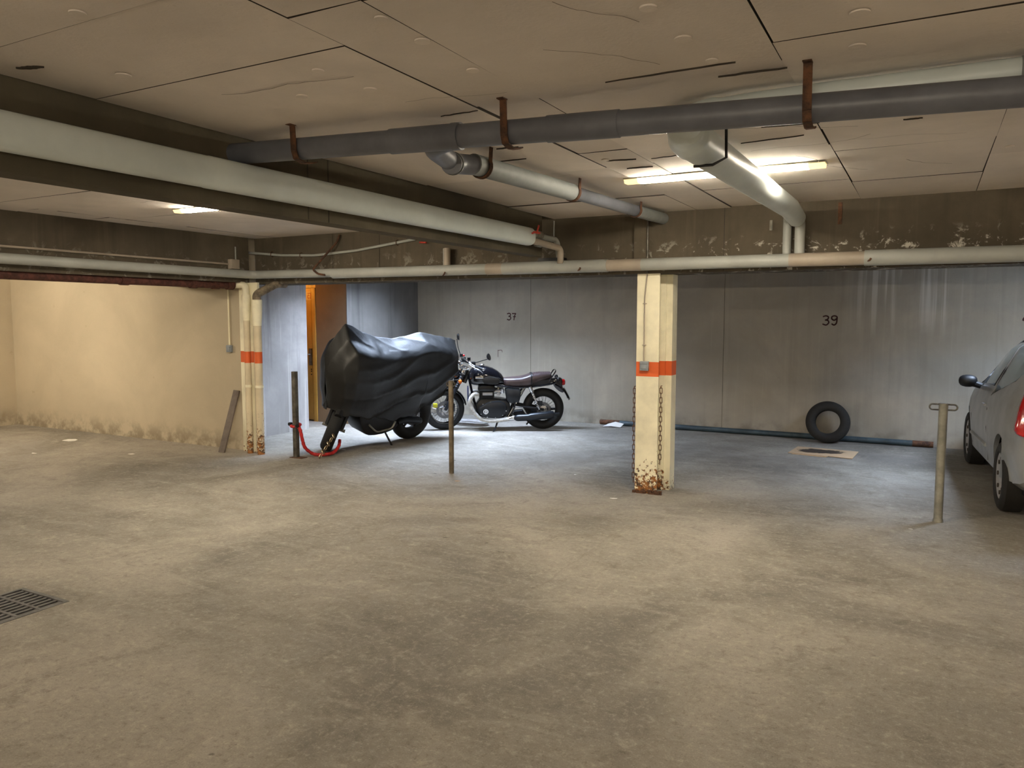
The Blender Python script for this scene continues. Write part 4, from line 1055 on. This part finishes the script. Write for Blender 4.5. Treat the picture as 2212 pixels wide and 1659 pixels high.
m = MB(); T = .006
m.prism([(-.37, -.2), (.07, -.255), (.07, -.225), (.33, -.27), (.36, .25), (.0, .29), (-.33, .31)], 0.004, .004 + T, f=lambda a, b, h: (a, b, h))
m.prism([(-.33, -.235), (.06, -.28), (.06, -.15), (-.3, -.12)], .0005, .0035, f=lambda a, b, h: (a, b, h))
tag(m.build('cardboard_sheet', 'card', smooth=False, loc=(-1.02, 9.63, 0.001)), 'oil-stained cardboard sheet on the floor in front of the loose tyre', 'cardboard')
m = MB(); pts = [(-.13, -.08), (.12, -.06), (.14, .05), (-.1, .07)]
m.add([(-.13, -.08, .006), (.0, -.07, .02), (.14, -.06, .006), (.16, .04, .05), (.02, .06, .07), (-.1, .06, .03)], [(0, 1, 4, 5), (1, 2, 3, 4)])
tag(m.build('paper_sheet', 'paper', smooth=False, loc=(-4.0, 10.52, .0)), 'crumpled white sheet on the floor at the left end of the blue-grey pipe', 'paper')

def scrap(x, y, s, label, mat='paper', name='paper_scrap', cat='litter', rz=0):
    m = MB(); n = 7; v = [(0, 0, .006)]
    for i in range(n):
        a = 2 * PI * i / n; r = s * random.uniform(.6, 1.1); v.append((math.cos(a) * r, math.sin(a) * r * .7, .001 + random.random() * s * .08))
    m.add(v, [(0, i + 1, (i + 1) % n + 1) for i in range(n)])
    o = m.build(name, mat, smooth=False, loc=(x, y, .001)); o.rotation_euler.z = rz
    return tag(o, label, cat)
scrap(-9.75, 5.98, .13, 'flat white paper lying near the foot of the cream wall')
scrap(-8.15, 5.72, .05, 'small white paper scrap on the floor left of the leaning board')
scrap(-3.99, 6.27, .035, 'dry curled leaf on the floor near the brown round post', 'leaf', 'dry_leaf', 'leaf')
scrap(-2.38, 6.3, .045, 'pale paint flake on the floor left of the pillar foot')
scrap(-6.15, 7.12, .04, 'small white scrap on the floor beside the covered motorcycle wheel')
scrap(-.05, 6.45, .02, 'tiny pale chip on the floor in front of the galvanised post')
scrap(-3.1, 7.1, .018, 'tiny pale chip on the floor left of the pillar')
scrap(-9.2, 5.2, .05, 'pale scrap on the floor in front of the cream wall')

# ------------------------------------------------------------------ drain grate
gr = empty('drain_grate', ((GX0 + GX1) / 2, (GY0 + GY1) / 2, 0), 'square cast iron drain grate set in the floor at the left edge', 'grate')
hx, hy = (GX1 - GX0) / 2, (GY1 - GY0) / 2
m = MB(); f_ = .022
m.box((-hx, -hy, -.035), (hx, -hy + f_, .002)); m.box((-hx, hy - f_, -.035), (hx, hy, .002)); m.box((-hx, -hy + f_, -.035), (-hx + f_, hy - f_, .002)); m.box((hx - f_, -hy + f_, -.035), (hx, hy - f_, .002))
m.build('frame', 'iron', gr, smooth=False)
for i in range(1, 4):
    y = -hy + f_ + (2 * hy - 2 * f_) * i / 4; MB().box((-hx + f_, y - .009, -.03), (hx - f_, y + .009, -.001)).build('rib', 'iron', gr, smooth=False)
nb = 9; b0 = None
MT_b = MB().box((-.0105, -hy + f_, -.028), (.0105, hy - f_, -.003)).mesh('bar'); MT_b.materials.append(MT['iron'])
# bars run across the width, between the ribs
for i in range(nb):
    o = bpy.data.objects.new('bar', MT_b); C.objects.link(o); o.parent = gr; o.location = (-hx + f_ + (2 * hx - 2 * f_) * (i + .5) / nb, 0, 0)
MB().box((-hx + .001, -hy + .001, -.12), (hx - .001, hy - .001, -.115)).build('sump', 'pit', gr, smooth=False)

# ------------------------------------------------------------------ silver car (local y forward to the wall, x to the right)
car = empty('car', (.555, 7.47, 0), 'silver three-door hatchback parked nose to the rear wall', 'car', (0, 0, math.radians(3.5)))
LEN0, LEN1, HW = -.60, 3.0, .83
ROOF = [(-.62, .62), (-.58, .95), (-.50, 1.08), (-.35, 1.28), (-.15, 1.385), (.15, 1.435), (.6, 1.455), (1.0, 1.44), (1.35, 1.36), (1.7, 1.17), (2.0, .98), (2.2, .92), (2.6, .86), (2.85, .76), (2.98, .6), (3.02, .5)]
BELT = [(-.62, .6), (-.58, .82), (-.5, .95), (0, .98), (.8, .95), (1.6, .90), (2.0, .86), (2.6, .78), (2.9, .66), (3.02, .48)]
BOT = [(-.62, .36), (-.5, .27), (-.3, .24), (2.5, .2), (2.9, .22), (3.02, .3)]
WB_ = [(-.62, .62), (-.58, .70), (-.48, .77), (-.2, .82), (.5, .83), (1.8, .83), (2.4, .80), (2.75, .72), (2.95, .58), (3.02, .48)]
WR_ = [(-.62, .6), (-.5, .58), (-.3, .56), (.2, .56), (.8, .57), (1.3, .56), (1.8, .55), (2.1, .58), (3.02, .42)]
def section(y, k=1.0, d=0.0):
    zb, zt, zl, wb_, wr_ = interp(BOT, y) + d, interp(ROOF, y) - d, interp(BELT, y), interp(WB_, y) - d, interp(WR_, y) - d
    zt = max(zt, zl + .005)
    half = [(wb_ * .88, zb), (wb_ * .97, zb + .05), (wb_ * 1.0, zb + (zl - zb) * .35), (wb_ * 1.01, zb + (zl - zb) * .6), (wb_ * .99, zb + (zl - zb) * .85), (wb_ * .955, zl)]
    up = [(.2, .80), (.5, .52), (.78, .25), (.92, .1), (.985, .03)]
    for t, q in ((.15, .88), (.35, .70), (.55, .50), (.75, .28), (.88, .12), (.96, .03)):
        wx = wr_ + (wb_ * .955 - wr_) * q
        if t > .8: wx *= 1 - (t - .8) * .9
        half.append((wx, zl + (zt - zl) * t))
    half.append((wr_ * .45, zl + (zt - zl) * .995)); half.append((0.0, zt))
    pts = [(-x, z) for x, z in half] + [(x, z) for x, z in reversed(half[:-1])]
    return [Vector((HW + x, y, z)) for x, z in pts]
ys = [LEN0 - .02 + (LEN1 + .04 - LEN0) * (i / 56) for i in range(57)]
def shell(d): 
    yy = ys if d == 0 else [max(LEN0 + d * 1.5, min(LEN1 - d, y)) for y in ys]
    yy = sorted(set(round(y, 4) for y in yy))
    return MB().loft([section(y, d=d) for y in yy])
def tmp(mb, name):
    me = mb.mesh(name); o = bpy.data.objects.new(name, me); C.objects.link(o); return o
def boolean(a, b, op):
    md = a.modifiers.new('b', 'BOOLEAN'); md.object = b; md.operation = op; md.solver = 'EXACT'
    dg = bpy.context.evaluated_depsgraph_get(); dg.update()
    me = bpy.data.meshes.new_from_object(a.evaluated_get(dg)); a.modifiers.clear(); old = a.data; a.data = me; return a
def kill(*os):
    for o in os:
        me = o.data; bpy.data.objects.remove(o); 
outer = tmp(shell(0), 'o'); inner = tmp(shell(.035), 'i')
def side_prism(poly, x0=-.4, x1=.55):
    return tmp(MB().prism(poly, x0, x1, f=lambda a, b, h: (h, a, b)), 'p')
# side glass outlines (y,z): door glass and rear quarter glass
door_glass = [(1.78, .93), (1.72, 1.02), (1.42, 1.25), (1.15, 1.355), (.9, 1.385), (.62, 1.39), (.66, 1.12), (.73, .985)]
qtr_glass = [(.70, .90), (.62, 1.12), (.585, 1.385), (.2, 1.365), (-.12, 1.28), (-.18, 1.2), (-.05, 1.08), (.25, 1.0)]
rear_glass = [(-.46, .98), (.46, .98), (.42, 1.3), (-.42, 1.3)]
cut = []
for poly in (door_glass, qtr_glass):
    cut.append(side_prism(poly)); cut.append(side_prism(poly, HW * 2 - .55, HW * 2 + .4))
cut.append(tmp(MB().prism([(HW - .55, 1.0), (HW + .55, 1.0), (HW + .48, 1.33), (HW - .48, 1.33)], -.75, -.12, f=lambda a, b, h: (a, h, b)), 'p'))
cut.append(tmp(MB().prism([(HW - .62, .98), (HW + .62, .98), (HW + .5, 1.34), (HW - .5, 1.34)], 1.2, 2.2, f=lambda a, b, h: (a, h, b)), 'p'))
hollow = boolean(tmp(shell(0), 's'), inner, 'DIFFERENCE')
glass_src = hollow.copy(); glass_src.data = hollow.data.copy(); C.objects.link(glass_src)
for c_ in cut: boolean(hollow, c_, 'DIFFERENCE')
arches = []
for y in (0, 2.28):
    for x0, x1 in ((-.3, .42), (HW * 2 - .42, HW * 2 + .3)):
        arches.append(tmp(MB().lathe([(.345, x0), (.345, x1)], (0, y, .29), (1, 0, 0), 40), 'a'))
for a in arches: boolean(hollow, a, 'DIFFERENCE')
def finish(o, name, mat, angle=32):
    me = o.data; me.name = name; me.materials.clear(); me.materials.append(MT[mat])
    me.polygons.foreach_set('use_smooth', [True] * len(me.polygons)); me.set_sharp_from_angle(angle=math.radians(angle))
    o.name = name; o.parent = car; return o
finish(hollow, 'body', 'carpaint')
names = ['side_window', 'side_window', 'side_window', 'side_window', 'rear_window', 'windscreen']
for nme, c_ in zip(names, cut):
    g = glass_src.copy(); g.data = glass_src.data.copy(); C.objects.link(g)
    boolean(g, c_, 'INTERSECT')
    # thin the pane so that it reads as glass set back a little
    me = g.data; cx = Vector((HW, 1.0, .9))
    for v in me.vertices:
        dvec = v.co - cx; v.co = v.co - dvec.normalized() * .006
    finish(g, nme, 'glass')
kill(outer, inner, glass_src, *cut, *arches)
# window seals as dark strips
def strip(poly, x, name='window_seal', r=.010, closed=True):
    pts = []
    for a, b in poly:
        s_ = section(a); 
        # outer surface x at height b on the near side
        best = min(s_[:14], key=lambda p: abs(p.z - b)); lo = [p for p in s_[:14] if p.z <= b]; hi = [p for p in s_[:14] if p.z > b]
        if lo and hi:
            p0, p1 = max(lo, key=lambda p: p.z), min(hi, key=lambda p: p.z); t = (b - p0.z) / max(1e-6, p1.z - p0.z); xx = p0.x + (p1.x - p0.x) * t
        else: xx = best.x
        pts.append(Vector((xx - x, a, b)))
    return MB().tube(pts, r, 6, closed=closed)
strip(door_glass, -.002).build('window_seal', 'plastic', car)
def patch(poly, off=.006):
    ring_ = [v.co.copy() for v in strip(poly, off, r=.0001).mesh('t').vertices][::6]
    return ring_
tri = patch([(1.84, .9), (1.76, 1.0), (1.6, 1.13), (1.5, 1.02), (1.47, .93)])
MB().add(tri + [p + Vector((.012, 0, 0)) for p in tri], [(0, 1, 2, 3, 4), (9, 8, 7, 6, 5)] + [(i, (i + 1) % 5, 5 + (i + 1) % 5, 5 + i) for i in range(5)]).build('mirror_base', 'plastic', car, smooth=False)
strip(qtr_glass, -.004, r=.006).build('window_seal', 'plastic', car)
# door shut lines, moulding, handle
strip([(.70, .3), (.72, .6), (.72, .9)], -.001, closed=False, r=.004).build('door_gap', 'slab', car)
strip([(1.83, .3), (1.84, .6), (1.80, .9)], -.001, closed=False, r=.004).build('door_gap', 'slab', car)
strip([(.75, .43), (1.8, .41)], .004, closed=False, r=.018).build('side_moulding', 'carbumper', car)
strip([(.84, .79), (.99, .79)], .012, closed=False, r=.013).build('door_handle', 'carpaint', car)
MB().lathe([(.014, 0), (.014, .006)], (.005, .78, .76), (-1, 0, 0), 12).build('door_lock', 'blackm', car)
# rear bumper
bmp = []
for y in (-.66, -.6, -.5, -.35):
    pass
ringsb = []
for i in range(25):
    t = -1 + 2 * i / 24; a = abs(t)
    x = HW + t * .83; y = -.64 + .5 * max(0, (a - .62) / .38) ** 2.2 - .02 * (1 - a)
    ringsb.append([Vector((x - .0 * t, y, .30 + .0)), Vector((x * 1.0, y - .02, .42)), Vector((x, y - .03, .55)), Vector((x, y, .61)), Vector((x + (-.06 * t), y + .10, .61)), Vector((x + (-.06 * t), y + .10, .30))])
MB().loft(ringsb).build('rear_bumper', 'carbumper', car, angle=50)
# tail lights hugging the rear corner
def tail_light(side):
    o = []
    out = [(.0, .74), (.018, .88), (.03, 1.0), (.06, 1.12), (.16, 1.10), (.20, .95), (.19, .80), (.12, .71), (.05, .70)]
    m = MB()
    def f(a, b, h):
        y = -.655 + .9 * max(0, .13 - a) ** 1.1 + max(0, b - .85) * .42
        x = .022 + a + max(0, b - .9) * .25
        if side: x = 2 * HW - x
        return (x, y - h, b)
    m.prism(smooth_poly(out, 3), -.05, .02, f=f, inset=.012); t = m.build('tail_light', 'redlens', car)
    m = MB(); m.prism(smooth_poly([(.10, .84), (.18, .84), (.18, .91), (.10, .91)], 3), .0, .026, f=f, inset=.006); m.build('reverse_lens', 'whitelens', t)
tail_light(0); tail_light(1)
MB().box((HW - .26, -.672, .42), (HW + .26, -.665, .53)).build('number_plate', 'whitelens', car)
MB().box((HW - .5, -.60, .617), (HW + .5, -.585, .622)).build('tailgate_gap', 'slab', car)
# mirrors
for s in (0, 1):
    X = (lambda x: x) if not s else (lambda x: 2 * HW - x)
    rings = []
    for t, sc in ((0, .35), (.02, .8), (.05, 1), (.09, .98), (.115, .8), (.125, .4)):
        rings.append([Vector((X(-.075 + math.copysign(abs(math.cos(a)) ** .8, math.cos(a)) * .083 * sc), 1.56 + t - .02, .955 + math.copysign(abs(math.sin(a)) ** .8, math.sin(a)) * .062 * sc)) for a in [2 * PI * k / 18 for k in range(18)]])
    mr = MB().loft(rings).build('side_mirror', 'plastic', car)
    MB().tube([(X(-.02), 1.6, .93), (X(.06), 1.62, .9)], [.035, .03], 10).build('mirror_stem', 'plastic', mr)
# wheels
def car_wheel(y, x, side):
    wv = bpy.data.objects.new('wheel', None); C.objects.link(wv); wv.parent = car; wv.location = (x, y, .287); wv.empty_display_size = .05
    R, hw = .287, .09; ri = .19; sx = -1 if not side else 1
    prof = [(ri, -hw * .8), (ri + .015, -hw), ((R + ri) / 2, -hw * 1.06), (R - .02, -hw * .95), (R, -hw * .72), (R, hw * .72), (R - .02, hw * .95), ((R + ri) / 2, hw * 1.06), (ri + .015, hw), (ri, hw * .8)]
    MB().lathe(prof, (0, 0, 0), (1, 0, 0), 48, closed=True).build('tyre', 'tyre_dusty', wv)
    MB().lathe([(.001, .045 * sx + .03 * sx), (.06, .072 * sx), (.07, .064 * sx), (.15, .07 * sx), (.185, .08 * sx), (.192, .078 * sx), (.19, .0)], (0, 0, 0), (1, 0, 0), 40).build('wheel_cover', 'hub', wv)
    m = MB()
    for k in range(8):
        a = 2 * PI * k / 8; m.lathe([(.018, .066 * sx), (.018, .079 * sx)], (0, math.cos(a) * .14, math.sin(a) * .14), (1, 0, 0), 8)
    m.build('vent_hole', 'slab', wv)
car_wheel(0, .1, 0); car_wheel(2.28, .1, 0); car_wheel(0, 2 * HW - .1, 1); car_wheel(2.28, 2 * HW - .1, 1)
MB().box((.14, -.45, .2), (2 * HW - .14, 2.8, .27)).build('underbody', 'plastic', car)
for x in (.25, .95):
    st = MB().prism(smooth_poly([(.5, .38), (1.0, .4), (1.02, .5), (.62, .55), (.5, 1.02), (.42, 1.02), (.45, .6)], 3), x, x + .48, f=lambda a, b, h: (h, a, b), inset=.04).build('seat', 'plastic', car)
    MB().prism(smooth_poly([(.47, 1.06), (.5, 1.22), (.42, 1.23), (.38, 1.07)], 3), x + .1, x + .38, f=lambda a, b, h: (h, a, b), inset=.03).build('headrest', 'plastic', st)
MB().prism([(1.35, .5), (1.75, .55), (1.85, .9), (1.5, .88)], .1, 2 * HW - .1, f=lambda a, b, h: (h, a, b), inset=.03).build('dashboard', 'plastic', car)

# ------------------------------------------------------------------ repeats share a group
GROUPS = {'steel_post': 'steel posts at the front of the bays', 'down_pipe': 'cream down pipes beside the left wall', 'chain': 'chains on the pillar', 'switch_box': 'grey switch boxes',
          'ceiling_light': 'tube lights on the ceiling', 'unseen_hanging_light': 'suspended tube lights', 'paper_scrap': 'paper scraps on the floor', 'pipe_clip': 'small pipe clips', 'riser_pipe': 'short riser pipes above the drain pipe'}
for o in bpy.data.objects:
    k = o.name.split('.')[0]
    if o.parent is None and k in GROUPS: o['group'] = GROUPS[k]
